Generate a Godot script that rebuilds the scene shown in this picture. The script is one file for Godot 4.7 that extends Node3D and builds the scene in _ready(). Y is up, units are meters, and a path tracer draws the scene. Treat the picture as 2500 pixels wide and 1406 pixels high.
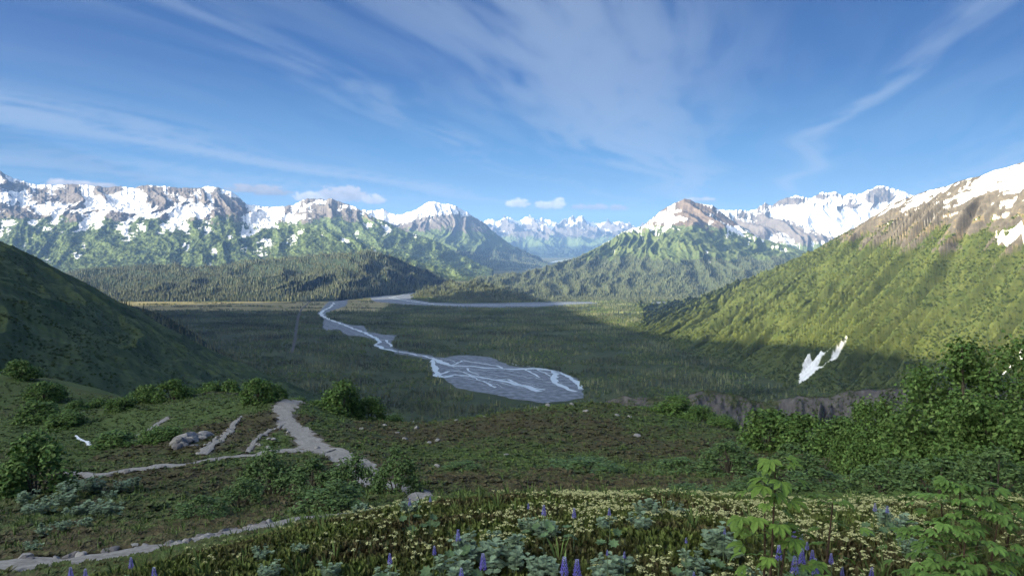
extends Node3D
# A mountain valley in evening light: a shaded flowering hillside and trail in front, a forested valley with a braided
# river below it, sunlit snow-streaked mountains around. Metres, y up; the valley floor is y = 0, the eye is at 332.

const F := 1700.0                      # focal length in photograph pixels (2500 x 1406)
const EYE := Vector3(0, 332, 0)
const SP := 0.0645                     # sine and cosine of the camera's downward pitch (3.7 degrees)
const CP := 0.99792
var rng := RandomNumberGenerator.new()
var used := {}
var M := {}

# ------------------------------------------------------------------ places
func P(px: float, py: float, d: float) -> Vector3:      # the point d metres ahead that is seen at a place of the photograph
	var y := (703.0 - py) / F
	var t := d / (y * SP + CP)
	return EYE + Vector3((px - 1250.0) / F * t, (y * CP - SP) * t, -d)

func floor_at(px: float, py: float, h := 0.0) -> Vector3:    # the same on the valley floor (or at height h)
	var y := (703.0 - py) / F
	var t := (EYE.y - h) / (SP - y * CP)
	return Vector3((px - 1250.0) / F * t, h, -(y * SP + CP) * t)

func noise(seed_: int, freq: float, octaves := 4, ridged := false, gain := 0.5) -> FastNoiseLite:
	var n := FastNoiseLite.new()
	n.seed = seed_
	n.noise_type = FastNoiseLite.TYPE_SIMPLEX_SMOOTH
	n.frequency = freq
	n.fractal_octaves = octaves
	n.fractal_gain = gain
	n.fractal_type = FastNoiseLite.FRACTAL_RIDGED if ridged else FastNoiseLite.FRACTAL_FBM
	return n

func enc(c: Color) -> Color:           # linear base colour -> what a vertex stores (materials read it back as sRGB-like)
	return Color(pow(maxf(c.r, 0.0), 0.4545), pow(maxf(c.g, 0.0), 0.4545), pow(maxf(c.b, 0.0), 0.4545))

# ------------------------------------------------------------------ nodes
func numbered(called: String) -> String:
	var n: int = used.get(called, 0)
	used[called] = n + 1
	return called if n == 0 else "%s_%03d" % [called, n]

func put(called: String, mesh: Mesh, material: Material, parent: Node = null) -> MeshInstance3D:
	var o := MeshInstance3D.new()
	o.name = called if parent else numbered(called)
	o.mesh = mesh
	if material:
		o.material_override = material
	(parent if parent else self).add_child(o, true)
	return o

func tag(o: Node, label := "", category := "", group := "", kind := "") -> Node:
	if label: o.set_meta("label", label)
	if category: o.set_meta("category", category)
	if group: o.set_meta("group", group)
	if kind: o.set_meta("kind", kind)
	return o

func structure(called: String, mesh: Mesh, material: Material, label := "") -> MeshInstance3D:
	var o := put(called, mesh, material)
	tag(o, label, "", "", "structure")
	return o

func base(called: String, at: Vector3, turn := 0.0) -> Node3D:
	var o := Node3D.new()
	o.name = numbered(called)
	add_child(o)
	o.position = at
	o.rotation.y = turn
	return o

func stuff(called: String, mesh: Mesh, material: Material, where: Array, colors: Array, label: String, category: String) -> MultiMeshInstance3D:
	var mm := MultiMesh.new()
	mm.transform_format = MultiMesh.TRANSFORM_3D
	mm.use_colors = true
	mm.mesh = mesh
	mm.instance_count = where.size()
	for i in where.size():
		mm.set_instance_transform(i, where[i])
		mm.set_instance_color(i, colors[i])
	var o := MultiMeshInstance3D.new()
	o.name = numbered(called)
	o.multimesh = mm
	o.material_override = material
	add_child(o)
	tag(o, label, category, "", "stuff")
	return o

# ------------------------------------------------------------------ materials
func ramp_texture(seed_: int, freq: float, lo: float, hi: float, octaves := 5, size := 512) -> NoiseTexture2D:
	var t := NoiseTexture2D.new()
	t.width = size
	t.height = size
	t.seamless = true
	t.noise = noise(seed_, freq, octaves)
	var g := Gradient.new()
	g.set_color(0, Color(lo, lo, lo))
	g.set_color(1, Color(hi, hi, hi))
	t.color_ramp = g
	return t

func material(c: Color, rough := 0.9, vertex := true) -> StandardMaterial3D:
	var m := StandardMaterial3D.new()
	m.albedo_color = c
	m.roughness = rough
	m.metallic_specular = 0.25
	m.vertex_color_use_as_albedo = vertex
	m.vertex_color_is_srgb = vertex
	return m

func grained(tex: Texture2D, metres: float, bump: Texture2D = null, depth := 5.0) -> StandardMaterial3D:
	var m := material(Color.WHITE)
	m.albedo_texture = tex
	m.uv1_triplanar = true
	m.uv1_world_triplanar = true
	m.uv1_scale = Vector3.ONE / metres
	if bump:
		m.heightmap_enabled = true
		m.heightmap_texture = bump
		m.heightmap_scale = depth
	return m

func leafy(light: Color, rough := 0.6) -> StandardMaterial3D:
	var m := material(Color.WHITE, rough)
	m.cull_mode = BaseMaterial3D.CULL_DISABLED
	m.backlight_enabled = true
	m.backlight = light
	return m

# ------------------------------------------------------------------ mesh helpers
class Shape:                           # collects triangles with a colour each corner
	var v := PackedVector3Array()
	var n := PackedVector3Array()
	var c := PackedColorArray()
	var ix := PackedInt32Array()
	func tri(a: Vector3, b: Vector3, d: Vector3, col: Color, smooth := Vector3.ZERO) -> void:
		var k := v.size()
		var nn := (d - a).cross(b - a).normalized()
		if smooth != Vector3.ZERO:
			if nn.dot(smooth) < 0.0:
				var q := b
				b = d
				d = q
			nn = smooth
		v.append(a); v.append(b); v.append(d)
		for i in 3:
			n.append(nn)
			c.append(col)
		ix.append(k); ix.append(k + 1); ix.append(k + 2)
	func quad(a: Vector3, b: Vector3, d: Vector3, e: Vector3, col: Color, smooth := Vector3.ZERO) -> void:
		tri(a, b, d, col, smooth)
		tri(a, d, e, col, smooth)
	func tube(points: Array, radii: Array, sides: int, col: Color) -> void:
		var rings := []
		for i in points.size():
			var p: Vector3 = points[i]
			var along: Vector3 = (points[mini(i + 1, points.size() - 1)] - points[maxi(i - 1, 0)]).normalized()
			var s := along.cross(Vector3(0.31, 0.17, 0.93)).normalized()
			var w := along.cross(s)
			var ring := []
			for k in sides:
				var a := TAU * k / sides
				ring.append(p + (s * cos(a) + w * sin(a)) * float(radii[i]))
			rings.append(ring)
		for i in points.size() - 1:
			for k in sides:
				var q := (k + 1) % sides
				quad(rings[i][k], rings[i + 1][k], rings[i + 1][q], rings[i][q], col)
	func mesh() -> ArrayMesh:
		var a := []
		a.resize(Mesh.ARRAY_MAX)
		a[Mesh.ARRAY_VERTEX] = v
		a[Mesh.ARRAY_NORMAL] = n
		a[Mesh.ARRAY_COLOR] = c
		a[Mesh.ARRAY_INDEX] = ix
		var m := ArrayMesh.new()
		m.add_surface_from_arrays(Mesh.PRIMITIVE_TRIANGLES, a)
		return m

func grid_normals(v: PackedVector3Array, nx: int, ny: int) -> PackedVector3Array:
	var n := PackedVector3Array()
	n.resize(nx * ny)
	for j in ny:
		var up := maxi(j - 1, 0) * nx
		var dn := mini(j + 1, ny - 1) * nx
		for i in nx:
			var e: Vector3 = (v[dn + i] - v[up + i]).cross(v[j * nx + mini(i + 1, nx - 1)] - v[j * nx + maxi(i - 1, 0)])
			if e.y < 0.0:
				e = -e
			n[j * nx + i] = e.normalized()
	return n

func grid_mesh(v: PackedVector3Array, n: PackedVector3Array, c: PackedColorArray, nx: int, ny: int) -> ArrayMesh:
	var ix := PackedInt32Array()
	ix.resize((nx - 1) * (ny - 1) * 6)
	var k := 0
	var mid := (ny * 2 / 3) * nx + nx / 2
	var flip := (v[mid + nx] - v[mid]).cross(v[mid + 1] - v[mid]).y > 0.0
	for j in ny - 1:
		for i in nx - 1:
			var a := j * nx + i
			ix[k] = a
			ix[k + 1] = a + nx if not flip else a + 1
			ix[k + 2] = a + 1 if not flip else a + nx
			ix[k + 3] = a + 1
			ix[k + 4] = a + nx if not flip else a + nx + 1
			ix[k + 5] = a + nx + 1 if not flip else a + nx
			k += 6
	var a := []
	a.resize(Mesh.ARRAY_MAX)
	a[Mesh.ARRAY_VERTEX] = v
	a[Mesh.ARRAY_NORMAL] = n
	a[Mesh.ARRAY_COLOR] = c
	a[Mesh.ARRAY_INDEX] = ix
	var m := ArrayMesh.new()
	m.add_surface_from_arrays(Mesh.PRIMITIVE_TRIANGLES, a)
	return m

# ------------------------------------------------------------------ sky
const SKY_W := 2048
const SKY_LEVEL := 0.178
const SKY_STEPS := [[0.0, 0.36, 0.64, 0.86], [3.0, 0.25, 0.54, 0.86], [7.0, 0.12, 0.385, 0.80], [13.0, 0.045, 0.19, 0.56], [21.0, 0.014, 0.095, 0.37], [45.0, 0.03, 0.115, 0.37], [90.0, 0.03, 0.10, 0.31]]

func sky_rows(first: int, rows: int) -> PackedFloat32Array:
	var out := PackedFloat32Array()
	out.resize(rows * SKY_W * 3)
	var streak := noise(11, 1.0, 4)
	var wisp := noise(12, 1.0, 4)
	var bend := noise(13, 1.0, 2)
	var su := to_sun()
	var k := 0
	for j in range(first, first + rows):
		var el := PI / 2.0 - (j + 0.5) / SKY_W * TAU
		var deg := rad_to_deg(el)
		var s := 0
		while s < SKY_STEPS.size() - 2 and deg > SKY_STEPS[s + 1][0]:
			s += 1
		var f := clampf((deg - SKY_STEPS[s][0]) / (SKY_STEPS[s + 1][0] - SKY_STEPS[s][0]), 0.0, 1.0)
		var r0 := lerpf(SKY_STEPS[s][1], SKY_STEPS[s + 1][1], f)
		var g0 := lerpf(SKY_STEPS[s][2], SKY_STEPS[s + 1][2], f)
		var b0 := lerpf(SKY_STEPS[s][3], SKY_STEPS[s + 1][3], f)
		var dist := 1.0 / maxf(tan(el), 0.045)               # a sheet of high thin cloud one unit up
		for i in SKY_W:
			var az := (i + 0.5) / SKY_W * TAU               # from -z round by +x
			var x := sin(az) * dist
			var z := cos(az) * dist
			var a := x * 0.309 + z * 0.951                   # along and across the streaks, which run to one point above the right peak
			var b := x * 0.951 - z * 0.309
			var w := bend.get_noise_2d(a * 0.16, b * 0.30)
			b += w * 0.5
			var st := streak.get_noise_2d(a * 0.085, b * 0.75) * 0.5 + 0.5
			var wi := wisp.get_noise_2d(a * 0.62 + w, b * 3.4) * 0.5 + 0.5
			# broad bands of it, at b of about -5 (low on the left), -1.1 (middle), 1.0 (right), -2.6 (upper left) and on in both directions
			var band := exp(-pow((b + 5.45) / 0.55, 2.0)) * 1.5 + exp(-pow((b + 0.95) / 0.62, 2.0)) * 1.0 + exp(-pow((b - 0.85) / 0.13, 2.0)) * 0.95 + exp(-pow((b + 2.55) / 0.30, 2.0)) * 0.5
			band += exp(-pow((b + 8.3) / 1.5, 2.0)) * 0.8 + exp(-pow((b - 3.4) / 0.9, 2.0)) * 0.6 + exp(-pow((b - 6.5) / 1.6, 2.0)) * 0.8
			var d := (0.07 + band) * smoothstep(0.36, 0.70, st * 0.5 + wi * 0.5 + band * 0.08)
			d += 0.10 * smoothstep(0.46, 0.8, st) 
			d = 1.0 - exp(-d * 1.15)
			d *= smoothstep(1.0, 5.0, deg) * 0.85
			# air and cloud brighten towards the sun; extra glow added to fill the shade
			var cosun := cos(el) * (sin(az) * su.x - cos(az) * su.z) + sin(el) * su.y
			var fill_glow := 19.0 * pow(maxf(0.0, 0.5 + 0.5 * cosun), 11.0) + 18.0 * pow(maxf(0.0, cosun), 14.0)
			out[k] = lerpf(r0, 0.55, d * 0.76) + fill_glow * 0.46
			out[k + 1] = lerpf(g0, 0.69, d * 0.76) + fill_glow * 0.46
			out[k + 2] = lerpf(b0, 0.92, d * 0.76) + fill_glow * 0.41
			k += 3
	return out

func puffs(im: Image) -> void:         # the small clouds low over the ridges: [photo x, y, half width, half height, light, seed]
	var W := im.get_width()
	var n := noise(21, 0.03, 4)
	var list := [[615, 461, 62, 9, 0.46, 1], [655, 470, 52, 7, 0.40, 2], [760, 482, 44, 12, 0.78, 3], [835, 478, 62, 17, 0.58, 4], [910, 489, 34, 10, 0.72, 5], [160, 446, 46, 6, 0.72, 6], [235, 452, 40, 5, 0.6, 7],
		[1266, 497, 32, 9, 0.86, 8], [1330, 501, 26, 8, 0.8, 9], [1360, 499, 22, 12, 0.85, 10], [1410, 505, 26, 5, 0.45, 11], [1455, 505, 30, 6, 0.48, 12], [1510, 507, 26, 6, 0.46, 13], [1700, 487, 44, 4, 0.6, 14]]
	# the same kind of small clouds stand round the rest of the horizon
	for q in 26:
		list.append([-3200.0 - q * 330.0 + 40.0 * (q % 3), 470 + (q * 37) % 40, 30 + (q * 17) % 34, 6 + (q * 5) % 9, 0.4 + 0.05 * (q % 9), 20 + q])
	for p in list:
		var d := (P(clampf(p[0], -200, 2700), p[1], 1.0) - EYE)
		var az := atan2(d.x, -d.z)
		if p[0] < -3000:
			az = 0.9 + (-3000.0 - p[0]) / 8600.0 * 4.5
		var el := atan2(d.y, Vector2(d.x, d.z).length())
		var cx := az / TAU * W
		var cy := (0.5 - el / PI) * W / 2.0
		var rx: float = p[2] / F / TAU * W
		var ry: float = p[3] * 1.3 / F / TAU * W
		for y in range(int(cy - ry * 1.8), int(cy + ry * 1.3) + 1):
			for x in range(int(cx - rx * 1.4), int(cx + rx * 1.4) + 1):
				var u := (x - cx) / rx
				var v := (cy - y) / ry
				var lump := n.get_noise_2d(x * 2.6 + p[5] * 71, y * 4.5) * 0.75 + n.get_noise_2d(x * 7.0, y * 9.0 + p[5] * 37) * 0.4
				var q := 1.0 - u * u - (v * v * 0.75 if v > 0 else v * v * 2.6) + lump
				var al := smoothstep(0.0, 0.4, q)
				if al <= 0.0:
					continue
				var xx := posmod(x, W)
				var under: Color = im.get_pixel(xx, y)
				var li: float = p[4] * 1.35 * (0.86 + 0.3 * clampf(v + lump, -0.6, 0.8))
				im.set_pixel(xx, y, under.lerp(Color(li * 1.0, li * 0.98, li * 1.02 + 0.03) * SKY_LEVEL, al * 0.92))

func make_sky() -> Texture2D:
	var half := SKY_W / 4
	var jobs := 8
	var parts := []
	parts.resize(jobs)
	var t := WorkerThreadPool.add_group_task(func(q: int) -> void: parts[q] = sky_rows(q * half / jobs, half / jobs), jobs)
	WorkerThreadPool.wait_for_group_task_completion(t)
	var all := PackedFloat32Array()
	for p in parts:
		all.append_array(p)
	var low := PackedFloat32Array()
	low.resize(half * SKY_W * 3)
	for i in range(0, low.size(), 3):
		low[i] = 0.16
		low[i + 1] = 0.22
		low[i + 2] = 0.25
	all.append_array(low)
	for i in all.size():
		all[i] *= SKY_LEVEL
	var im := Image.create_from_data(SKY_W, SKY_W / 2, false, Image.FORMAT_RGBF, all.to_byte_array())
	im.resize(4096, 2048, Image.INTERPOLATE_CUBIC)
	puffs(im)
	return ImageTexture.create_from_image(im)

# ------------------------------------------------------------------ the scene
func _ready() -> void:
	rng.seed = 5
	var cam := Camera3D.new()
	cam.name = "camera"
	cam.position = EYE
	cam.rotation.x = -asin(SP)
	cam.fov = 2.0 * rad_to_deg(atan(703.0 / F))
	cam.near = 0.1
	cam.far = 60000.0
	cam.current = true
	add_child(cam)
	var env := Environment.new()
	env.tonemap_mode = Environment.TONE_MAPPER_LINEAR
	env.tonemap_exposure = 4.6
	env.background_mode = Environment.BG_SKY
	var sky := Sky.new()
	var pano := PanoramaSkyMaterial.new()
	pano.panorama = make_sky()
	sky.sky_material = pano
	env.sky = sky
	env.fog_enabled = true
	env.fog_density = 0.000041
	env.fog_light_color = Color(0.56, 0.74, 1.0)
	env.sdfgi_enabled = true
	env.ssao_enabled = true
	env.ssil_enabled = true
	var we := WorldEnvironment.new()
	we.name = "environment"
	we.environment = env
	add_child(we)
	var sun := DirectionalLight3D.new()       # low evening sun, from the left and a little behind
	sun.name = "sun"
	sun.look_at_from_position(to_sun(), Vector3.ZERO)
	sun.light_color = Color(1.0, 0.93, 0.80)
	sun.light_energy = 1.3
	sun.light_angular_distance = 0.5
	sun.shadow_enabled = true
	add_child(sun)
	var t0 := Time.get_ticks_msec()
	make_materials()
	build_mountains()
	build_valley()
	build_near()

func make_materials() -> void:
	M.land = grained(ramp_texture(31, 0.02, 0.82, 1.0), 260.0)
	M.right = grained(ramp_texture(32, 0.02, 0.78, 1.0), 90.0)
	M.near = grained(ramp_texture(33, 0.03, 0.72, 1.0), 2.2)
	M.gravel = grained(ramp_texture(35, 0.012, 0.62, 1.0), 140.0)
	M.gravel.albedo_color = Color.from_rgba8(130, 141, 156)
	M.water = material(Color.from_rgba8(178, 192, 204), 0.28, false)
	M.water.metallic_specular = 0.5
	M.spruce = leafy(Color(0.05, 0.07, 0.03), 0.85)
	M.leaf = leafy(Color(0.30, 0.38, 0.12), 0.55)
	M.wood = material(Color.WHITE, 0.9)
	M.stone = grained(ramp_texture(36, 0.03, 0.76, 1.0), 0.8)
	M.trail = grained(ramp_texture(37, 0.03, 0.78, 1.0), 1.3)
	M.petal = leafy(Color(0.2, 0.2, 0.3), 0.6)

const SNOWC := Color(0.80, 0.82, 0.86)

func build_mountains() -> void:
	var pal := {"snow": SNOWC, "rock": Color(0.10, 0.09, 0.088), "rock2": Color(0.155, 0.14, 0.13), "green": Color(0.065, 0.096, 0.038), "green2": Color(0.11, 0.15, 0.055), "wood": Color(0.028, 0.045, 0.028), "scree": Color(0.15, 0.13, 0.10)}
	var jobs := []
	# the long snowy range on the left with its two shoulders
	var c := []
	for q in [[-260, 400], [-120, 425], [-40, 408], [0, 418], [20, 431], [68, 447], [94, 451], [142, 451], [185, 449], [228, 453], [256, 458], [293, 455], [327, 459], [353, 452], [393, 454], [435, 458], [467, 458], [495, 458], [506, 453], [526, 457], [563, 467], [583, 482], [600, 498], [640, 504], [663, 506]]:
		c.append([q[0], q[1], 8200, q[0], 6000])
	for q in [[714, 501, 8100], [742, 486, 8000], [771, 485, 8000], [796, 488, 7950], [809, 484, 7900], [825, 492, 7900], [862, 502, 7800], [899, 525, 7600], [927, 537, 7500], [998, 568, 7350], [1055, 585, 7250], [1084, 599, 7150], [1121, 622, 7050], [1160, 642, 6950], [1205, 660, 6900]]:
		c.append([q[0], q[1], q[2], q[0] - (q[0] - 663) * 0.02, 6050])
	var d0 := 8100.0
	jobs.append([c, {"nu": 1250, "nv": 230, "seed": 100, "amp": 50.0, "wave": 430.0, "fine": 30.0, "jag": 14.0, "profile": 1.12, "fall": 2.2, "soften": 0.045, "start": 0.10, "down": 1.9, "slant": 0.25, "back": 1500.0,
		"snow_y": H(519, d0), "snow_s": 420.0, "pn": 1.6, "sw": 0.6, "green_y": H(538, 7700), "green_s": 70.0, "grain": 100.0, "pal": pal, "gw": 1.7, "flat": 0.80, "fw": 3.2, "oct": 5,
		"masses": [[270, H(500, d0), 62, 95, 2.3], [330, H(490, d0), 30, 80, 1.0], [475, H(518, d0), 52, 80, 2.4], [115, H(515, d0), 50, 60, 1.8], [630, H(535, d0), 42, 120, 2.6], [20, H(490, d0), 40, 100, 1.1], [668, H(518, d0), 34, 70, 2.0], [210, H(525, d0), 50, 50, 1.4], [400, H(530, d0), 50, 50, 1.2],
			[160, H(472, d0), 34, 110, -2.6], [385, H(478, d0), 30, 110, -2.4], [440, H(462, d0), 40, 50, -2.0], [250, H(462, d0), 40, 40, -1.6], [545, H(500, d0), 30, 150, -2.2], [580, H(505, d0), 24, 100, -1.6], [90, H(470, d0), 36, 60, -1.2], [40, H(452, d0), 30, 50, -1.4],
			[20, H(546, 7800), 14, 40, 1.4], [78, H(548, 7800), 12, 44, 1.4], [132, H(545, 7800), 12, 50, 1.3], [190, H(550, 7800), 16, 46, 1.5], [238, H(552, 7800), 12, 44, 1.3], [300, H(556, 7700), 12, 60, 1.6], [345, H(552, 7700), 14, 44, 1.2], [418, H(562, 7700), 7, 70, 2.0], [452, H(558, 7700), 8, 60, 1.8], [520, H(548, 7700), 20, 40, 0.9], [592, H(572, 7600), 8, 70, 2.2],
			[770, H(498, 8000), 26, 60, 1.6], [750, H(530, 7900), 34, 50, 1.2], [715, H(540, 8000), 40, 60, 1.5], [800, H(520, 7900), 30, 130, -1.6], [850, H(545, 7800), 44, 110, -1.7], [835, H(508, 7900), 26, 40, 1.0], [815, H(550, 7800), 8, 70, 1.6], [905, H(548, 7600), 20, 40, 1.2], [960, H(562, 7500), 34, 40, 1.2], [1010, H(578, 7300), 30, 30, 0.8], [838, H(586, 7400), 10, 34, 2.2], [1090, H(610, 7100), 90, 80, -4.0]]}, "snowy_range", "long snow streaked mountain range with green lower slopes on the left", "land"])
	# the peak beyond its right end
	c = []
	for q in [[840, 530], [885, 512], [902, 514], [927, 512], [936, 509], [947, 518], [967, 524], [984, 522], [1018, 511], [1027, 505], [1041, 494], [1064, 492], [1084, 498], [1104, 498], [1126, 511], [1143, 519], [1158, 531], [1186, 545], [1200, 562], [1226, 582], [1254, 602], [1283, 614], [1310, 628], [1335, 645]]:
		c.append([q[0], q[1], 10500, q[0], 8400])
	jobs.append([c, {"nu": 620, "nv": 190, "seed": 140, "amp": 95.0, "wave": 420.0, "fine": 22.0, "jag": 12.0, "profile": 1.2, "fall": 2.6, "start": 0.10, "slant": 0.1, "back": 1500.0, "snow_y": H(528, 10300), "snow_s": 170.0, "green_y": H(563, 9800), "green_s": 90.0, "wood_y": H(612, 9300), "grain": 120.0, "pal": pal, "flat": 0.80, "fw": 3.0, "gw": 1.0,
		"masses": [[1060, H(512, 10400), 36, 110, 1.9], [1000, H(530, 10400), 30, 110, 1.6], [930, H(530, 10400), 50, 120, 1.2], [1130, H(545, 10200), 40, 100, -0.8], [1090, H(560, 10100), 60, 90, -1.4]]}, "snowy_peak", "broad snow capped peak with green flank beside the gap in the mountains", "land"])
	# the far range in the gap
	c = []
	for q in [[1130, 560], [1170, 548], [1190, 537], [1200, 533], [1215, 540], [1232, 532], [1245, 530], [1262, 540], [1278, 533], [1292, 529], [1310, 536], [1322, 531], [1345, 537], [1360, 545], [1378, 541], [1400, 534], [1420, 528], [1432, 540], [1450, 545], [1482, 540], [1500, 545], [1520, 549], [1545, 551], [1570, 556], [1620, 550], [1680, 560], [1760, 570]]:
		c.append([q[0], q[1], 19500, q[0], 15500])
	var palf := pal.duplicate()
	jobs.append([c, {"nu": 620, "nv": 130, "seed": 180, "amp": 300.0, "wave": 900.0, "fine": 70.0, "jag": 60.0, "jag_f": 0.6, "profile": 1.25, "fall": 3.0, "start": 0.05, "down": 2.4, "slant": 0.2, "back": 2500.0, "snow_y": H(562, 18500), "snow_s": 260.0, "green_y": H(580, 18000), "green_s": 120.0, "wood_y": H(600, 17000), "grain": 260.0, "pal": palf, "flat": 0.78, "fw": 2.4, "gw": 1.1}, "far_range", "distant jagged snowy range closing the valley", "land"])
	# the dark peak on the right of the gap, with wooded lower slopes down to the river
	c = [[1040, 712, 4700, 1000, 4330], [1100, 693, 4800, 1040, 4250], [1151, 689, 4900, 1075, 4050], [1185, 678, 5000, 1100, 3950], [1220, 670, 5050, 1130, 3880], [1285, 668, 5150, 1190, 3850], [1322, 656, 5250, 1240, 3880], [1370, 642, 5450, 1290, 3900], [1402, 633, 5600, 1330, 3910], [1427, 619, 5750, 1360, 3920], [1467, 599, 6000, 1400, 3930], [1493, 585, 6150, 1430, 3940], [1521, 565, 6300, 1460, 3940], [1550, 555, 6450, 1490, 3950], [1569, 552, 6500, 1510, 3950], [1598, 528, 6650, 1540, 3960], [1626, 507, 6750, 1570, 3960], [1658, 491, 6800, 1600, 3970], [1672, 485, 6800, 1615, 3970], [1686, 487, 6800, 1630, 3970], [1698, 495, 6800, 1645, 3970], [1720, 498, 6800, 1670, 3970], [1740, 501, 6800, 1700, 3970], [1752, 510, 6800, 1720, 3970], [1790, 540, 6700, 1770, 3970], [1850, 578, 6500, 1840, 3970], [1920, 600, 6300, 1930, 3970], [1990, 620, 6100, 2010, 3970], [2120, 650, 5800, 2150, 3970]]
	var pale := pal.duplicate()
	pale.rock = Color(0.12, 0.095, 0.08)
	pale.rock2 = Color(0.17, 0.135, 0.11)
	pale.green2 = Color(0.115, 0.145, 0.055)
	pale.wood = Color(0.06, 0.078, 0.04)
	jobs.append([c, {"nu": 800, "nv": 330, "seed": 220, "amp": 52.0, "wave": 330.0, "fine": 20.0, "jag": 8.0, "profile": 1.55, "fall": 5.0, "start": 0.10, "down": 2.2, "slant": 0.05, "back": 1600.0, "snow_y": H(524, 6700), "snow_s": 260.0, "pn": 1.8, "sw": 1.1, "green_y": H(555, 6400), "green_s": 60.0, "wood_y": H(632, 5200), "grain": 80.0, "pal": pale, "flat": 0.80, "fw": 2.6, "gw": 1.0,
		"masses": [[1676, H(497, 6800), 26, 70, -2.4], [1640, H(532, 6700), 46, 50, 1.7], [1560, H(562, 6500), 60, 30, 1.2], [1615, H(542, 6600), 40, 30, 0.9], [1745, H(545, 6600), 20, 60, 1.4], [1700, H(510, 6700), 40, 120, -1.2], [1735, H(540, 6700), 40, 120, -1.0], [1790, H(560, 6700), 40, 60, 1.2], [1690, H(580, 6500), 50, 110, -1.5], [1712, H(622, 6000), 16, 20, 2.0]]}, "dark_peak", "dark pointed peak with snow streaks and wooded foot right of the valley", "land"])
	# the snowfields behind it
	c = []
	for q in [[1700, 520], [1752, 512], [1800, 512], [1817, 515], [1840, 514], [1868, 495], [1888, 501], [1897, 492], [1925, 482], [1945, 478], [1959, 481], [1982, 482], [2008, 469], [2028, 471], [2042, 465], [2059, 480], [2079, 469], [2093, 475], [2102, 471], [2119, 464], [2153, 452], [2181, 461], [2207, 465], [2230, 477], [2280, 490], [2340, 500]]:
		c.append([q[0], q[1], 9900, q[0], 7300])
	jobs.append([c, {"nu": 620, "nv": 170, "seed": 260, "amp": 90.0, "wave": 460.0, "fine": 26.0, "jag": 26.0, "jag_f": 1.2, "profile": 1.5, "fall": 5.0, "soften": 0.10, "start": 0.12, "slant": -0.3, "back": 1600.0, "snow_y": H(545, 9400), "snow_s": 330.0, "pn": 1.5, "green_y": H(600, 8600), "green_s": 60.0, "grain": 130.0, "pal": pal, "flat": 0.74, "fw": 3.4, "gw": 0.8,
		"masses": [[2080, H(545, 9300), 100, 180, 2.2], [1990, H(520, 9500), 60, 130, 2.0], [2200, H(520, 9500), 70, 200, 2.0], [1950, H(490, 9800), 30, 70, -1.6], [2145, H(478, 9800), 26, 110, -5.0], [2170, H(482, 9800), 22, 70, -3.6], [1925, H(492, 9800), 26, 60, -2.4], [2008, H(480, 9800), 20, 50, -2.6], [1910, H(545, 9400), 50, 120, -1.4], [1880, H(505, 9800), 26, 60, -1.5], [2085, H(505, 9600), 22, 50, -2.2], [2042, H(475, 9800), 14, 40, -2.0], [1850, H(560, 9200), 60, 120, -0.8]]}, "snowfield_massif", "glacier covered massif with a dark pyramid summit on the right", "land"])
	# the near mountainside on the right
	c = [[1560, 747, 3800, 1540, 3760], [1640, 746, 3750, 1550, 3200], [1690, 735, 3600, 1550, 2950], [1750, 715, 3400, 1550, 2750], [1857, 673, 3050, 1560, 2500], [1922, 645, 2860, 1590, 2380], [1985, 616, 2680, 1620, 2260], [2033, 585, 2560, 1670, 2120], [2084, 559, 2440, 1720, 1980], [2127, 531, 2340, 1765, 1900], [2170, 500, 2240, 1800, 1820], [2232, 478, 2100, 1880, 1700], [2270, 465, 2030, 1910, 1640], [2312, 455, 1950, 1950, 1580], [2355, 438, 1880, 2010, 1540], [2395, 430, 1820, 2060, 1510], [2426, 417, 1770, 2100, 1480], [2466, 406, 1730, 2155, 1450], [2500, 397, 1690, 2200, 1420], [2700, 335, 1520, 2500, 1250], [3000, 270, 1320, 2950, 1050], [3300, 240, 1180, 3500, 900]]
	var palr := {"snow": SNOWC, "rock": Color(0.09, 0.083, 0.073), "rock2": Color(0.14, 0.126, 0.105), "green": Color(0.05, 0.072, 0.02), "green2": Color(0.082, 0.10, 0.028), "wood": Color(0.06, 0.08, 0.03), "scree": Color(0.19, 0.155, 0.10)}
	jobs.append([c, {"nu": 800, "nv": 420, "seed": 300, "amp": 70.0, "wave": 84.0, "warp": 0.35, "fine": 6.0, "jag": 2.5, "profile": 1.1, "fall": 3.0, "soften": 0.03, "start": 0.22, "down": 0.42, "oct": 3, "gain": 0.3, "streak": 1, "cuts": 40.0, "slant": 0.45, "back": 900.0, "snow_y": H(482, 1950), "snow_s": 80.0, "pn": 2.8, "sw": 0.8, "green_y": H(540, 2000), "green_s": 55.0, "grain": 34.0, "pal": palr, "flat": 0.62, "fw": 1.0, "gw": 1.3, "bare": 1.1,
		"masses": [[2480, H(450, 1700), 120, 60, 0.7], [2330, H(500, 1900), 60, 25, 0.8]],
		"patches": [[[1948, 934], [1951, 910], [1974, 883], [2002, 856], [2026, 847], [2006, 872], [1996, 890], [2014, 890], [1990, 906], [1966, 923]], [[2012, 885], [2036, 858], [2073, 824], [2061, 846], [2034, 873]], [[2425, 566], [2440, 560], [2500, 540], [2560, 560], [2500, 588], [2440, 588]], [[2420, 905], [2460, 890], [2520, 884], [2520, 893], [2440, 905]]]}, "mountainside", "steep green mountainside with gullies and a snowy crest on the right", "right"])
	# low wooded hill in the middle of the valley
	c = []
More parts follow.
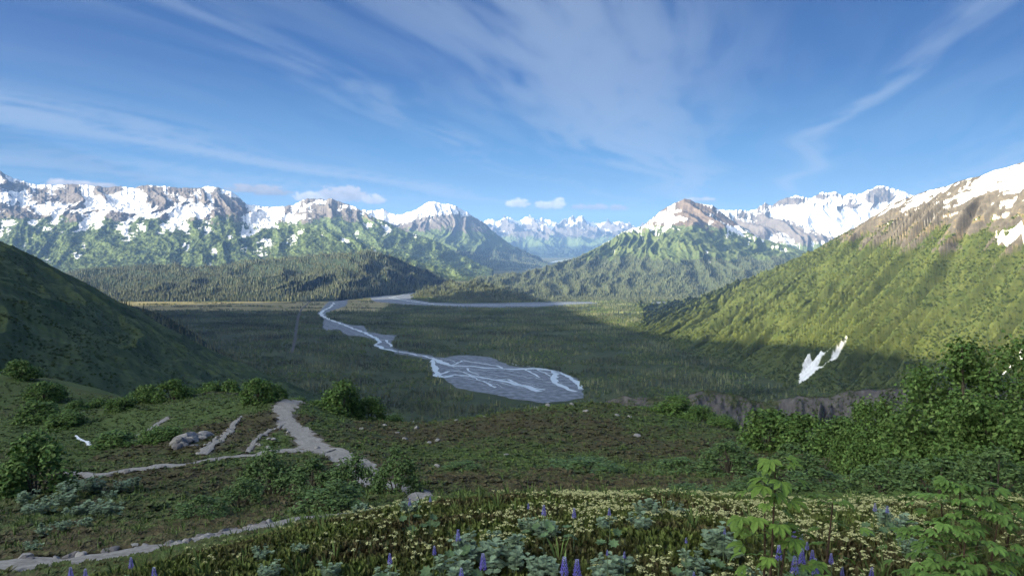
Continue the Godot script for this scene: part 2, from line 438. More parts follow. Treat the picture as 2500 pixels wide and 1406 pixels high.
	for q in [[60, 690, 5000], [130, 672, 5000], [200, 660, 5000], [290, 655, 5000], [400, 650, 5000], [440, 652, 5000], [500, 655, 5000], [560, 648, 5050], [600, 643, 5050], [640, 637, 5050], [700, 630, 5050], [760, 625, 5050], [830, 620, 5050], [880, 617, 5050], [920, 618, 5100], [960, 627, 5150], [1000, 645, 5250], [1040, 662, 5400], [1085, 683, 5650], [1110, 693, 5700]]:
		c.append([q[0], q[1], q[2], q[0] - 10, 3930 + maxf(0.0, q[0] - 820.0) * 3.6])
	var palw := pal.duplicate()
	palw.green = Color(0.03, 0.045, 0.028)
	palw.green2 = Color(0.05, 0.07, 0.035)
	jobs.append([c, {"nu": 420, "nv": 130, "seed": 340, "amp": 70.0, "wave": 420.0, "fine": 10.0, "jag": 8.0, "profile": 0.8, "fall": 1.2, "start": 0.10, "slant": 0.0, "back": 900.0, "green_y": 9999.0, "wood_y": 9999.0, "grain": 80.0, "pal": palw, "masses": []}, "wooded_hill", "low dark spruce covered hill in the middle of the valley", "land"])
	# the shaded hillside on the left, and the wooded flank behind it
	c = []
	for q in [[-420, 430, 560, -700, 90], [-200, 510, 640, -300, 130], [0, 590, 720, -60, 170], [57, 614, 750, 20, 185], [114, 645, 790, 90, 200], [171, 671, 830, 150, 215], [228, 702, 870, 210, 235], [285, 734, 900, 270, 260], [336, 757, 930, 330, 285], [400, 795, 960, 400, 320], [480, 838, 980, 490, 380], [540, 866, 990, 560, 440], [600, 890, 1000, 640, 520], [660, 915, 1000, 720, 620], [720, 940, 1000, 800, 700], [800, 985, 990, 880, 750]]:
		c.append([q[0], q[1], q[2], q[3], q[4], P(q[3], 962.0 + clampf((q[0] - 100) * 0.06, 0.0, 30.0), q[4]).y - 2.0])
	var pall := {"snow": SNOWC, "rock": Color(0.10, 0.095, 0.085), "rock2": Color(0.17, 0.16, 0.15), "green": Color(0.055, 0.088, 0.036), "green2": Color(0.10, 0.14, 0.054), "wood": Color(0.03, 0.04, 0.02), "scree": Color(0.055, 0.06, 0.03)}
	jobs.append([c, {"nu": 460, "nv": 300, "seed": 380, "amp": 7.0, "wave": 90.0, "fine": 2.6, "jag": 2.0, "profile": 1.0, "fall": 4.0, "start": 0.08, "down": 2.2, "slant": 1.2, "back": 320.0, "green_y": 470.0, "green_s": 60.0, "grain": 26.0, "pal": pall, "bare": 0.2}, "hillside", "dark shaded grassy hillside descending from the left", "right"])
	c = [[200, 700, 1500, 60, 1100], [285, 738, 1500, 150, 1150], [336, 750, 1500, 230, 1200], [380, 764, 1500, 300, 1240], [420, 780, 1500, 350, 1260], [470, 812, 1500, 420, 1270], [520, 848, 1480, 490, 1280], [570, 880, 1450, 560, 1270], [620, 908, 1420, 620, 1250], [700, 950, 1380, 700, 1240]]
	jobs.append([c, {"nu": 220, "nv": 60, "seed": 410, "amp": 8.0, "wave": 90.0, "fine": 4.0, "jag": 3.0, "profile": 1.0, "fall": 4.0, "back": 300.0, "green_y": 9999.0, "wood_y": 9999.0, "grain": 40.0, "pal": palw}, "wooded_flank", "dark wooded flank behind the shaded hillside", "land"])
	# rocky bench above the gorge below us on the right
	c = []
	for q in [[1380, 1010, 980], [1450, 988, 960], [1500, 975, 930], [1560, 968, 900], [1620, 970, 880], [1680, 968, 860], [1740, 958, 850], [1790, 964, 840], [1850, 974, 830], [1900, 972, 820], [1960, 968, 800], [2030, 970, 780], [2100, 960, 760], [2180, 950, 740], [2300, 940, 720], [2600, 940, 700]]:
		c.append([q[0], q[1], q[2], q[0] + 10, q[2] - 170.0])
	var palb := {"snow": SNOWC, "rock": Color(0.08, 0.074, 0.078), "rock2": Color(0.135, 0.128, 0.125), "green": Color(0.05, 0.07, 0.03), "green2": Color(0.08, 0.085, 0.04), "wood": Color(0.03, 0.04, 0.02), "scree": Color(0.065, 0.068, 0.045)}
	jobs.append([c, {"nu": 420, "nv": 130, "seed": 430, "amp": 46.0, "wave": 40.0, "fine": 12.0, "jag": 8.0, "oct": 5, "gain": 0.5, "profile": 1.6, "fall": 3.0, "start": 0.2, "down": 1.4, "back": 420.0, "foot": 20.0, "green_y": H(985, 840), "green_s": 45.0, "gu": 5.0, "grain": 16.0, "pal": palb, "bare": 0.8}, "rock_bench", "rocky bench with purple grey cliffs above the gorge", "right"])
	# the high ridge outside the picture on the left, whose evening shadow lies over the valley and over us
	var made := []
	made.resize(jobs.size())
	var task := WorkerThreadPool.add_group_task(func(q: int) -> void: made[q] = mountain(jobs[q][0], jobs[q][1]), jobs.size())
	WorkerThreadPool.wait_for_group_task_completion(task)
	for q in jobs.size():
		structure(jobs[q][2], land_mesh(made[q]), M[jobs[q][4]], jobs[q][3])
		lands[jobs[q][2]] = made[q]
	shadow_ridge()

var lands := {}

const SUN_AZ := 2.05                  # radians to the left of the view
const SUN_EL := 0.305

func to_sun() -> Vector3:
	return Vector3(-sin(SUN_AZ) * cos(SUN_EL), sin(SUN_EL), -cos(SUN_AZ) * cos(SUN_EL))

func shadow_ridge() -> void:
	# its crest stands where it must for the edge of its shadow to fall on these places of the valley: x, height, z, distance back towards the sun
	var crest := []
	for q in [[-50, 60, -4300, 3300], [250, 0, -3870, 3300], [330, 0, -3250, 3300], [430, 0, -2737, 3300], [580, 30, -2200, 3300], [760, 70, -1750, 3300], [880, 110, -1350, 3300], [700, 250, -500, 3100], [500, 330, 700, 3000], [400, 360, 2500, 2900]]:
		var u := to_sun()
		crest.append(Vector3(q[0], q[1], q[2]) + u * (q[3] / Vector2(u.x, u.z).length()))
	crest.push_front(crest[0] + Vector3(-60, -crest[0].y, -160))
	var rows := 24
	var nx := (crest.size() - 1) * 12 + 1
	var v := PackedVector3Array()
	var c := PackedColorArray()
	var n := noise(500, 0.004, 4)
	for j in rows * 2 + 1:
		var f := float(j) / rows - 1.0
		for i in nx:
			var k := mini(i / 12, crest.size() - 2)
			var p: Vector3 = crest[k].lerp(crest[k + 1], (i - k * 12) / 12.0)
			var a := absf(f)
			var x := p.x + f * p.y * (0.75 if f > 0.0 else 1.4)
			var y := p.y * (1.0 - a) + n.get_noise_2d(x, p.z) * 110.0 * a * (1.0 - a) * 3.0 - 6.0 * a
			v.append(Vector3(x, y, p.z))
			c.append(enc(SNOWC if y > 1000 else (Color(0.14, 0.12, 0.11) if y > 700 else Color(0.05, 0.08, 0.03))))
	structure("shadow_ridge", grid_mesh(v, grid_normals(v, nx, rows * 2 + 1), c, nx, rows * 2 + 1), M.land, "high ridge left of the view that keeps the evening sun off the valley")

var rivers: Array = []

func build_valley() -> void:
	# valley floor: one sheet to beyond the last range
	var nx := 260
	var ny := 260
	var v := PackedVector3Array()
	var c := PackedColorArray()
	var big := noise(601, 0.0016, 3)
	var mid := noise(602, 0.006, 4)
	for j in ny:
		var z := -lerpf(-2200.0, 0.0, 0.0) - 60.0 - 24000.0 * pow(float(j) / (ny - 1), 2.2)
		if j == 0: z = 3000.0
		for i in nx:
			var s := float(i) / (nx - 1) * 2.0 - 1.0
			var x := signf(s) * pow(absf(s), 1.8) * 11000.0
			var k := clampf(0.5 + mid.get_noise_2d(x, z * 1.6) * 1.3, 0.0, 1.0)
			var col := Color(0.042, 0.06, 0.026).lerp(Color(0.075, 0.095, 0.04), k)
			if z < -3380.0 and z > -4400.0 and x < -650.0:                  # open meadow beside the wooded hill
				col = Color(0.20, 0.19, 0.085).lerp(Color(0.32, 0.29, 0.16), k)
			elif z < -4500.0:
				col = Color(0.10, 0.115, 0.055).lerp(Color(0.16, 0.16, 0.085), k)
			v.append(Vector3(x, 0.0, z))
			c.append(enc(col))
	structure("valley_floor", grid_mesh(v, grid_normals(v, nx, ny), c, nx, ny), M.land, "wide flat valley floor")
	# gravel beds
	var beds := [
		[[1055, 872], [1084, 874], [1110, 869], [1142, 867], [1193, 871], [1225, 885], [1257, 896], [1308, 898], [1356, 904], [1388, 915], [1410, 926], [1420, 946], [1425, 972], [1340, 985], [1244, 972], [1196, 962], [1154, 955], [1116, 946], [1097, 936], [1081, 923], [1062, 917], [1055, 898]],
		[[985, 858], [962, 850], [953, 843], [956, 834], [966, 819], [930, 816], [895, 810], [887, 795], [857, 794], [834, 787], [806, 781], [793, 774], [796, 763], [818, 755], [844, 747], [850, 731], [806, 731], [790, 749], [774, 766], [790, 779], [786, 798], [796, 806], [822, 803], [847, 818], [892, 822], [918, 829], [921, 837], [914, 845], [937, 853], [972, 859]],
		[[899, 724], [973, 721], [1007, 715], [1084, 706], [1110, 702], [1090, 711], [1010, 722], [1000, 730], [1050, 738], [1126, 741], [1220, 740], [1300, 738], [1376, 737], [1441, 737], [1462, 740], [1373, 745], [1300, 750], [1200, 750], [1132, 749], [984, 743], [913, 736]],
		[[958, 851], [1000, 859], [1058, 869], [1060, 880], [1000, 868], [962, 862]],
		[[1590, 738], [1660, 736], [1660, 741], [1595, 742]],
		[[1100, 702], [1170, 691], [1230, 680], [1275, 668], [1300, 660], [1330, 652], [1340, 655], [1310, 667], [1270, 677], [1175, 697], [1110, 707]]]
	for b in beds:
		var r := polygon_mesh(b, 0.5)
		rivers.append(r.poly)
		var o := structure("gravel_bar", r.mesh, M.gravel)
	# braided channels
	var w := [
		[[1055, 873, 16], [1075, 884, 20], [1105, 894, 14], [1150, 894, 12], [1190, 898, 12], [1260, 901, 14], [1310, 900, 18], [1355, 906, 16], [1385, 918, 12], [1408, 932, 14], [1416, 950, 14]],
		[[1057, 876, 12], [1061, 900, 14], [1068, 916, 16], [1082, 922, 16], [1110, 915, 12], [1150, 918, 10], [1200, 926, 10], [1250, 934, 12], [1290, 945, 16], [1320, 955, 22]],
		[[1068, 916, 9], [1100, 905, 7], [1130, 908, 6], [1150, 917, 6], [1180, 932, 6], [1210, 946, 7]],
		[[1356, 906, 20], [1352, 924, 18], [1366, 940, 14], [1385, 950, 12], [1410, 955, 10]],
		[[1100, 893, 6], [1130, 880, 5], [1180, 889, 6], [1210, 893, 6], [1225, 899, 6]],
		[[1200, 926, 6], [1240, 926, 6], [1275, 940, 7], [1310, 950, 8], [1330, 952, 8]],
		[[1280, 901, 6], [1300, 912, 5], [1318, 921, 4]], [[1140, 899, 5], [1152, 910, 4], [1172, 915, 4]], [[1310, 901, 5], [1330, 910, 4], [1342, 918, 4]],
		[[972, 858, 7], [990, 861, 8], [1020, 867, 8], [1057, 874, 10]],
		[[972, 858, 10], [935, 851, 14], [917, 843, 12], [925, 833, 12], [912, 823, 14], [890, 812, 14], [865, 803, 12], [840, 793, 12], [815, 784, 14], [795, 776, 16], [782, 766, 18], [790, 757, 14], [806, 750, 12], [815, 738, 10]],
		[[955, 846, 10], [950, 838, 8], [940, 830, 8], [925, 830, 8]],
		[[1000, 716, 10], [950, 727, 14], [1000, 735, 14], [1060, 743, 12], [1130, 745, 12], [1220, 745, 10], [1310, 744, 10], [1380, 741, 8], [1440, 739, 7]],
		[[1090, 706, 8], [1175, 694, 12], [1235, 682, 14], [1280, 670, 16], [1310, 660, 20]],
		[[1345, 641, 60], [1365, 637, 110], [1390, 634, 110], [1400, 631, 60]]]
	var rr := RandomNumberGenerator.new()
	rr.seed = 70
	for i in 40:                          # thin threads of water between the main channels
		var x := rr.randf_range(1075, 1340)
		var y := rr.randf_range(884, 940) + (x - 1200) * 0.06
		w.append([[x, y, 1.0], [x + 14, y + rr.randf_range(-1, 4), 2.4], [x + 30, y + rr.randf_range(0, 7), 2.0], [x + rr.randf_range(40, 60), y + rr.randf_range(2, 9), 1.0]])
	for i in w.size():
		structure("river_channel", ribbon(w[i], 0.9, 700 + i), M.water)
	# the road through the wood
	var asphalt := material(Color.from_rgba8(70, 72, 78), 0.9, false)
	structure("road", ribbon([[800, 727, 9], [770, 730, 9], [755, 737, 8], [735, 755, 8], [727, 775, 8], [723, 800, 8], [720, 825, 8], [712, 860, 8]], 0.35, 760, 0.5), asphalt)
	forests()

func spruce_mesh(seed_: int) -> ArrayMesh:               # one metre high
	var r := RandomNumberGenerator.new()
	r.seed = seed_
	var s := Shape.new()
	for t in 5:
		var y := 0.06 + t * 0.18
		var h := 0.34 - t * 0.025
		var w := 0.17 * (1.0 - t * 0.185)
		var tip := Vector3(r.randf_range(-0.01, 0.01), minf(y + h, 1.0), r.randf_range(-0.01, 0.01))
		var ring := []
		for k in 7:
			var a := TAU * (k + r.randf() * 0.5) / 7.0
			var q := w * r.randf_range(0.65, 1.2)
			ring.append(Vector3(cos(a) * q, y - r.randf() * 0.05, sin(a) * q))
		for k in 7:
			var g := r.randf_range(0.82, 1.0)
			s.tri(tip, ring[k], ring[(k + 1) % 7], Color(g, g, g))
	s.tube([Vector3.ZERO, Vector3(0, 0.3, 0)], [0.018, 0.012], 4, Color(0.9, 0.7, 0.6))
	return s.mesh()

func clump_mesh(seed_: int, leaves: int, tall: float) -> ArrayMesh:      # a leafy dome, one metre across
	var r := RandomNumberGenerator.new()
	r.seed = seed_
	var s := Shape.new()
	var lobes := []
	for k in 6:
		var a := r.randf() * TAU
		var q := r.randf_range(0.05, 0.26)
		lobes.append([Vector3(cos(a) * q, tall * r.randf_range(0.3, 0.72), sin(a) * q), r.randf_range(0.17, 0.27)])
	for k in leaves:
		var L: Array = lobes[r.randi() % 6]
		var dir := Vector3(r.randfn(), r.randfn() * 0.9 + 0.25, r.randfn()).normalized()
		var p: Vector3 = L[0] + dir * L[1] * r.randf_range(0.75, 1.05)
		p.y = maxf(p.y, 0.02)
		var e := dir.cross(Vector3(r.randfn(), r.randfn(), r.randfn())).normalized()
		var w := (dir * 0.5 + Vector3(r.randfn(), r.randfn(), r.randfn()) * 0.6).normalized().cross(e).normalized()
		var z := r.randf_range(0.05, 0.10)
		var g := r.randf_range(0.8, 1.0)
		s.quad(p - e * z, p + w * z * 0.7, p + e * z, p - w * z * 0.7, Color(g, g, g * 0.9))
	return s.mesh()

func scatter(land: String, kind: Array, count: int, seed_: int, lo := Vector2(0.6, 1.0), size := 1.0, tall := 1.0, hues: Array = [], keep: FastNoiseLite = null) -> Array:
	var d: Dictionary = lands[land]
	var r := RandomNumberGenerator.new()
	r.seed = seed_
	var where := []
	var col := []
	var nx: int = d.nx
	var ny: int = d.ny
	var tries := 0
	while where.size() < count and tries < count * 12:
		tries += 1
		var i := r.randi() % (nx - 1)
		var j := 7 + r.randi() % (ny - 8)
		var at := j * nx + i
		if not d.cover[at] in kind:
			continue
		var p: Vector3 = d.v[at].lerp(d.v[at + nx + 1], r.randf())
		if keep and keep.get_noise_2d(p.x, p.z) + r.randf_range(-0.25, 0.25) < 0.0:
			continue
		var s := size * r.randf_range(lo.x, lo.y)
		where.append(Transform3D(Basis(Vector3.UP, r.randf() * TAU).scaled(Vector3(s, s * tall, s)), p - Vector3(0, s * 0.05, 0)))
		var h: Color = hues[r.randi() % hues.size()]
		col.append(enc(h * r.randf_range(0.75, 1.25)))
	return [where, col]

func forests() -> void:
	var sp := spruce_mesh(1)
	var cl := clump_mesh(2, 90, 0.8)
	var dark := [Color(0.08, 0.10, 0.062), Color(0.105, 0.125, 0.075), Color(0.13, 0.145, 0.09)]
	var fresh := [Color(0.075, 0.115, 0.04), Color(0.10, 0.14, 0.052), Color(0.125, 0.155, 0.06), Color(0.085, 0.115, 0.05)]
	var a := scatter("wooded_hill", [WOOD, GREEN], 17000, 41, Vector2(0.55, 1.1), 26.0, 1.0, dark)
	stuff("spruce_forest", sp, M.spruce, a[0], a[1], "dense dark spruce forest covering the low valley hill", "forest")
	a = scatter("dark_peak", [WOOD], 26000, 42, Vector2(0.5, 1.0), 24.0, 1.0, [Color(0.085, 0.10, 0.055), Color(0.11, 0.125, 0.066), Color(0.07, 0.088, 0.05)])
	stuff("slope_forest", sp, M.spruce, a[0], a[1], "spruce forest on the foot of the dark peak", "forest")
	a = scatter("wooded_flank", [WOOD, GREEN], 2600, 43, Vector2(0.5, 1.0), 17.0, 1.0, dark)
	stuff("flank_forest", sp, M.spruce, a[0], a[1], "dark spruces along the flank behind the hillside", "forest")
	a = scatter("mountainside", [GREEN], 48000, 44, Vector2(0.4, 1.2), 7.5, 0.75, [Color(0.042, 0.068, 0.017), Color(0.06, 0.086, 0.023), Color(0.08, 0.10, 0.028), Color(0.034, 0.056, 0.015)])
	stuff("alder_thicket", cl, M.spruce, a[0], a[1], "bright green alder thicket on the sunlit mountainside", "thicket")
	a = scatter("hillside", [GREEN], 9000, 45, Vector2(0.4, 1.1), 2.6, 0.5, [Color(0.045, 0.07, 0.024), Color(0.06, 0.09, 0.03), Color(0.07, 0.11, 0.04)], noise(46, 0.012, 3))
	stuff("hillside_scrub", cl, M.spruce, a[0], a[1], "low dark scrub scattered over the shaded hillside", "scrub")
	a = scatter("rock_bench", [GREEN, SCREE, ROCK], 12000, 47, Vector2(0.4, 1.1), 4.4, 0.8, dark + fresh, noise(53, 0.02, 3))
	stuff("bench_scrub", cl, M.spruce, a[0], a[1], "low scrub growing on top of the rocky bench", "scrub")
	a = scatter("snowy_range", [GREEN, WOOD], 24000, 48, Vector2(0.5, 1.2), 22.0, 0.6, [Color(0.07, 0.11, 0.045), Color(0.11, 0.15, 0.06), Color(0.09, 0.13, 0.052)])
	stuff("range_scrub", cl, M.spruce, a[0], a[1], "green scrub on the lower slopes of the snowy range", "scrub")
	a = scatter("snowy_peak", [WOOD], 6000, 49, Vector2(0.5, 1.0), 30.0, 1.0, dark)
	stuff("far_forest", sp, M.spruce, a[0], a[1], "far spruce forest at the foot of the snowy peak", "forest")
	# the wood on the valley floor, spruces and cottonwoods, clear of the river and the road
	var r := RandomNumberGenerator.new()
	r.seed = 50
	var road := PackedVector2Array()
	for q in [[800, 727], [770, 730], [755, 737], [735, 755], [727, 775], [723, 800], [720, 825], [712, 860]]:
		var p := floor_at(q[0], q[1])
		road.append(Vector2(p.x, p.z))
	var boxes := []
	for poly in rivers:
		var b := Rect2(poly[0], Vector2.ZERO)
		for p in poly:
			b = b.expand(p)
		boxes.append(b)
	var thin := noise(51, 0.004, 3)
	var mixn := noise(52, 0.0035, 3)
	var w1 := []; var c1 := []; var w2 := []; var c2 := []
	for t in 210000:
		var z := -r.randf_range(1150.0, 4500.0)
		var x := r.randf_range(-0.62, 0.52) * -z
		var meadow := z < -3380.0 and x < -650.0
		if r.randf() > (0.55 if z > -2600.0 else 0.75) * (-z / 4500.0 + 0.25):
			continue
		if meadow and thin.get_noise_2d(x * 0.5, z * 3.0) < 0.36:
			continue
		if thin.get_noise_2d(x, z * 2.0) < -0.26:
			continue
		var p := Vector2(x, z)
		var bad := false
		for k in boxes.size():
			for back in [0.0, 22.0, 45.0]:               # bare flood banks along the near side as well
				var q: Vector2 = p + p.normalized() * float(back)
				if boxes[k].has_point(q) and Geometry2D.is_point_in_polygon(q, rivers[k]):
					bad = true
			if bad:
				break
		for k in road.size() - 1:
			if Geometry2D.get_closest_point_to_segment(p, road[k], road[k + 1]).distance_to(p) < 7.0:
				bad = true
		if bad:
			continue
		var m := mixn.get_noise_2d(x, z * 1.7) + r.randf_range(-0.3, 0.3)
		var tint := 0.95 * thin.get_noise_2d(z * 1.4 + 900.0, x * 0.8)
		var b := Basis(Vector3.UP, r.randf() * TAU)
		if m > 0.10:
			var s := r.randf_range(7.0, 16.0)
			w1.append(Transform3D(b.scaled(Vector3(s, s, s)), Vector3(x, 0, z)))
			c1.append(enc([Color(0.092, 0.115, 0.06), Color(0.12, 0.14, 0.07), Color(0.15, 0.162, 0.08)][r.randi() % 3] * r.randf_range(0.8, 1.2) * (1.0 + tint)))
		else:
			var s := r.randf_range(6.0, 11.0)
			w2.append(Transform3D(b.scaled(Vector3(s, s * r.randf_range(0.7, 1.1), s)), Vector3(x, 0, z)))
			c2.append(enc(fresh[r.randi() % 4] * r.randf_range(0.85, 1.3) * (1.0 + tint)))
	stuff("valley_spruce_forest", sp, M.spruce, w1, c1, "spruce forest on the flat valley floor beside the river", "forest")
	stuff("valley_cottonwood_forest", cl, M.spruce, w2, c2, "leafy cottonwood forest on the flat valley floor", "forest")

# ------------------------------------------------------------------ mountains
# A mountain is a sheet hung from its crest to its foot (and down the far side): columns run along the crest, rows down the
# slope; ridged noise cuts gullies down it. cols: [crest x, crest y, crest distance, foot x, foot distance] with x and y as
# seen in the photograph; the foot is on the valley floor (or at o.foot). Returns vertices and what covers each of them.
enum {SNOW, ROCK, GREEN, SCREE, WOOD}

func mountain(cols: Array, o: Dictionary) -> Dictionary:
	var nu: int = o.nu
	var nv: int = o.nv
	var nb := 7
	var crest := PackedVector3Array()
	var foot := PackedVector3Array()
	var soft := PackedFloat32Array()
	var along := PackedFloat32Array()
	var name_px := PackedFloat32Array()
	var jag := noise(o.seed + 1, 0.012, 4)
	var x0: float = cols[0][0]
	var x1: float = cols[-1][0]
	var q := 0
	var run := 0.0
	for i in nu:
		var px := lerpf(x0, x1, float(i) / (nu - 1))
		while q < cols.size() - 2 and px > cols[q + 1][0]:
			q += 1
		var A: Array = cols[q]
		var B: Array = cols[q + 1]
		var f := clampf((px - A[0]) / (B[0] - A[0]), 0.0, 1.0)
		var c := P(px, lerpf(A[1], B[1], f), lerpf(A[2], B[2], f))
		if i > 0:
			run += Vector2(c.x - crest[i - 1].x, c.z - crest[i - 1].z).length()
		var dist := lerpf(A[4], B[4], f)
		var b := Vector3((lerpf(A[3], B[3], f) - 1250.0) / F * dist, lerpf(A[5], B[5], f) if A.size() > 5 else float(o.get("foot", 0.0)), -dist)
		crest.append(c)
		foot.append(b)
		along.append(run)
		name_px.append(px)
	var wide := int(nu * float(o.get("soften", 0.05)))
	var sum := 0.0
	for pass_ in 1:
		for i in nu:
			sum = 0.0
			var cnt := 0
			for k in range(maxi(0, i - wide), mini(nu, i + wide + 1), maxi(1, wide / 8)):
				sum += crest[k].y
				cnt += 1
			soft.append(sum / cnt)
	for i in nu:
		crest[i].y += jag.get_noise_1d(along[i] * float(o.get("jag_f", 1.0))) * float(o.get("jag", 12.0))
	var gully := noise(o.seed + 2, 1.0, o.get("oct", 4), true, o.get("gain", 0.36))
	var warp := noise(o.seed + 3, 1.0, 3)
	var bumps := noise(o.seed + 4, 1.0, 4)
	var thread := noise(o.seed + 7, 1.0, 2)
	var cuts: float = o.get("cuts", 0.0)
	var rows := nv + nb
	var v := PackedVector3Array()
	v.resize(nu * rows)
	var rib := PackedFloat32Array()
	rib.resize(nu * rows)
	var amp: float = o.amp
	var wave: float = o.wave                # metres between gullies
	var k_prof: float = o.get("profile", 1.25)
	var fall: float = o.get("fall", 3.0)
	var slant: float = o.get("slant", 0.0)
	var bend: float = o.get("warp", 1.4)
	var fine: float = o.get("fine", 8.0)
	var back: float = o.get("back", 1200.0)
	for j in rows:
		for i in nu:
			var at := j * nu + i
			var c := crest[i]
			var b := foot[i]
			if j < nb:
				var s := 1.0 - float(j) / nb
				var away := Vector3(c.x - b.x, 0, c.z - b.z).normalized()
				v[at] = Vector3(c.x + away.x * s * back, c.y - s * back * 0.62, c.z + away.z * s * back)
				continue
			var t := float(j - nb) / (nv - 1)
			var x := lerpf(c.x, b.x, t)
			var z := lerpf(c.z, b.z, t)
			var drop: float = c.y - b.y
			var y: float = b.y + (soft[i] - b.y) * pow(1.0 - t, k_prof) + (c.y - soft[i]) * exp(-t * fall) * (1.0 - t)
			var w := warp.get_noise_2d(x / (wave * 5.0), z / (wave * 5.0))
			var u := along[i] + w * wave * bend + slant * t * drop
			var r := gully.get_noise_2d(u / wave, t * float(o.get("down", 1.6)) + w * 0.25)
			var env := smoothstep(0.0, float(o.get("start", 0.18)), t) * (1.0 - smoothstep(0.8, 1.0, t))
			y += (r - 0.35) * amp * env * (1.0 - 0.45 * t)
			if cuts > 0.0:                            # narrow straight ravines down the slope
				var line := absf(thread.get_noise_2d(u / wave * 0.30, t * 0.30 + w * 0.05))
				y -= cuts * env * (1.0 - smoothstep(0.0, 0.075, line))
			y += bumps.get_noise_2d(x / (wave * 0.55), z / (wave * 0.55)) * fine * smoothstep(0.0, 0.06, t) * (1.0 - smoothstep(0.9, 1.0, t))
			y += bumps.get_noise_2d(x / (wave * 0.13) + 70.0, z / (wave * 0.13)) * fine * 0.32 * smoothstep(0.0, 0.05, t)
			rib[at] = r
			v[at] = Vector3(x, y, z)
	var n := grid_normals(v, nu, rows)
	var c := PackedColorArray()
	c.resize(nu * rows)
	var cover := PackedByteArray()
	cover.resize(nu * rows)
	var patch := noise(o.seed + 5, 1.0, 4)
	var streak: bool = o.has("streak")
	var patches: Array = o.get("patches", [])           # single snow patches, where the photograph shows them
	var lying := []
	for outline in patches:                              # each outline becomes a patch of ground: the places on the slope in line with its corners
		var poly := PackedVector2Array()
		for k in outline:
			var ray := (P(k[0], k[1], 1000.0) - EYE).normalized()
			var nearest := 1e9
			var spot := Vector2.ZERO
			for j in range(nb + 3, rows, 2):
				for i in range(0, nu, 3):
					var e: Vector3 = v[j * nu + i] - EYE
					var far := e.dot(ray)
					var off := (e - ray * far).length_squared()
					off = far if off < 36.0 else 1e5 + off      # the first slope along the line of sight
					if off < nearest:
						nearest = off
						spot = Vector2(e.x, e.z)
			poly.append(spot)
		lying.append(poly)
	var spots := noise(o.seed + 6, 1.0, 3)
	var snow_y: float = o.get("snow_y", 9999.0)          # height where snow and rock are even, and how far the change spreads
	var snow_s: float = o.get("snow_s", 200.0)
	var green_y: float = o.get("green_y", -999.0)
	var green_s: float = o.get("green_s", 120.0)
	var wood_y: float = o.get("wood_y", -999.0)
	var masses: Array = o.get("masses", [])             # [x along, height, half width, half height, more or less snow]
	var pal: Dictionary = o.pal
	var snow_col: Color = pal.snow
	var grain: float = o.get("grain", wave * 0.35)
	var pn_w: float = o.get("pn", 1.1)
	var sw: float = o.get("sw", 0.6)
	var gw: float = o.get("gw", 0.8)
	var flat: float = o.get("flat", 0.72)
	var fw: float = o.get("fw", 2.6)
	var gu: float = o.get("gu", 1.6)
	var bare: float = o.get("bare", 0.3)
	for i in nu:
		var mine := []
		for m in masses:
			var ex: float = (name_px[i] - m[0]) / m[2]
			if absf(ex) < 2.0:
				mine.append([ex * ex, m[1], m[3], m[4]])
		for j in rows:
			var at := j * nu + i
			var p := v[at]
			var up := n[at].y
			var pn := patch.get_noise_2d((along[i] * 0.9 + p.y * 0.35) / (grain * 2.6), p.y / (grain * 1.7))
			if streak:
				pn = patch.get_noise_2d(along[i] / (grain * 7.0), (crest[i].y - p.y + p.z * 0.12) / (grain * 0.9))
			var sn := spots.get_noise_2d(along[i] / (grain * 0.55), (p.y + p.z * 0.3) / (grain * 0.55))
			var s := (p.y - snow_y) / snow_s + pn * pn_w + sn * sw - rib[at] * gw + (up - flat) * fw
			for m in mine:
				var ey: float = (p.y - m[1]) / m[2]
				s += m[3] * exp(-m[0] - ey * ey)
			if lying.size() > 0 and j > nb:
				for poly in lying:
					if Geometry2D.is_point_in_polygon(Vector2(p.x, p.z), poly): s = 1.0
			var col: Color
			if s > 0.0:
				cover[at] = SNOW
				col = snow_col
			else:
				var g := (green_y - p.y) / green_s + pn * 1.2 + sn * 0.5 + (up - 0.62) * gu - maxf(0.0, rib[at]) * bare
				if g > 0.0:
					var wd := (wood_y - p.y) / 70.0 + pn * 0.9
					cover[at] = WOOD if wd > 0.0 else GREEN
					col = pal.green.lerp(pal.green2, clampf(0.5 + sn * 0.9 + pn * 0.5, 0.0, 1.0))
					if wd > 0.0:
						col = pal.wood
				else:
					cover[at] = ROCK
					var k := clampf(0.5 + sn * 1.2, 0.0, 1.0)
					col = pal.rock.lerp(pal.rock2, k)
					if g > -0.5 and pn + sn * 0.4 > 0.12:
						cover[at] = SCREE
						col = pal.scree
			c[at] = enc(col)
	return {"v": v, "n": n, "c": c, "cover": cover, "nx": nu, "ny": rows}

func land_mesh(d: Dictionary) -> ArrayMesh:
	return grid_mesh(d.v, d.n, d.c, d.nx, d.ny)

func H(py: float, d: float) -> float:   # height above the valley floor of what is seen at photo height py, d metres away
	return P(1250, py, d).y

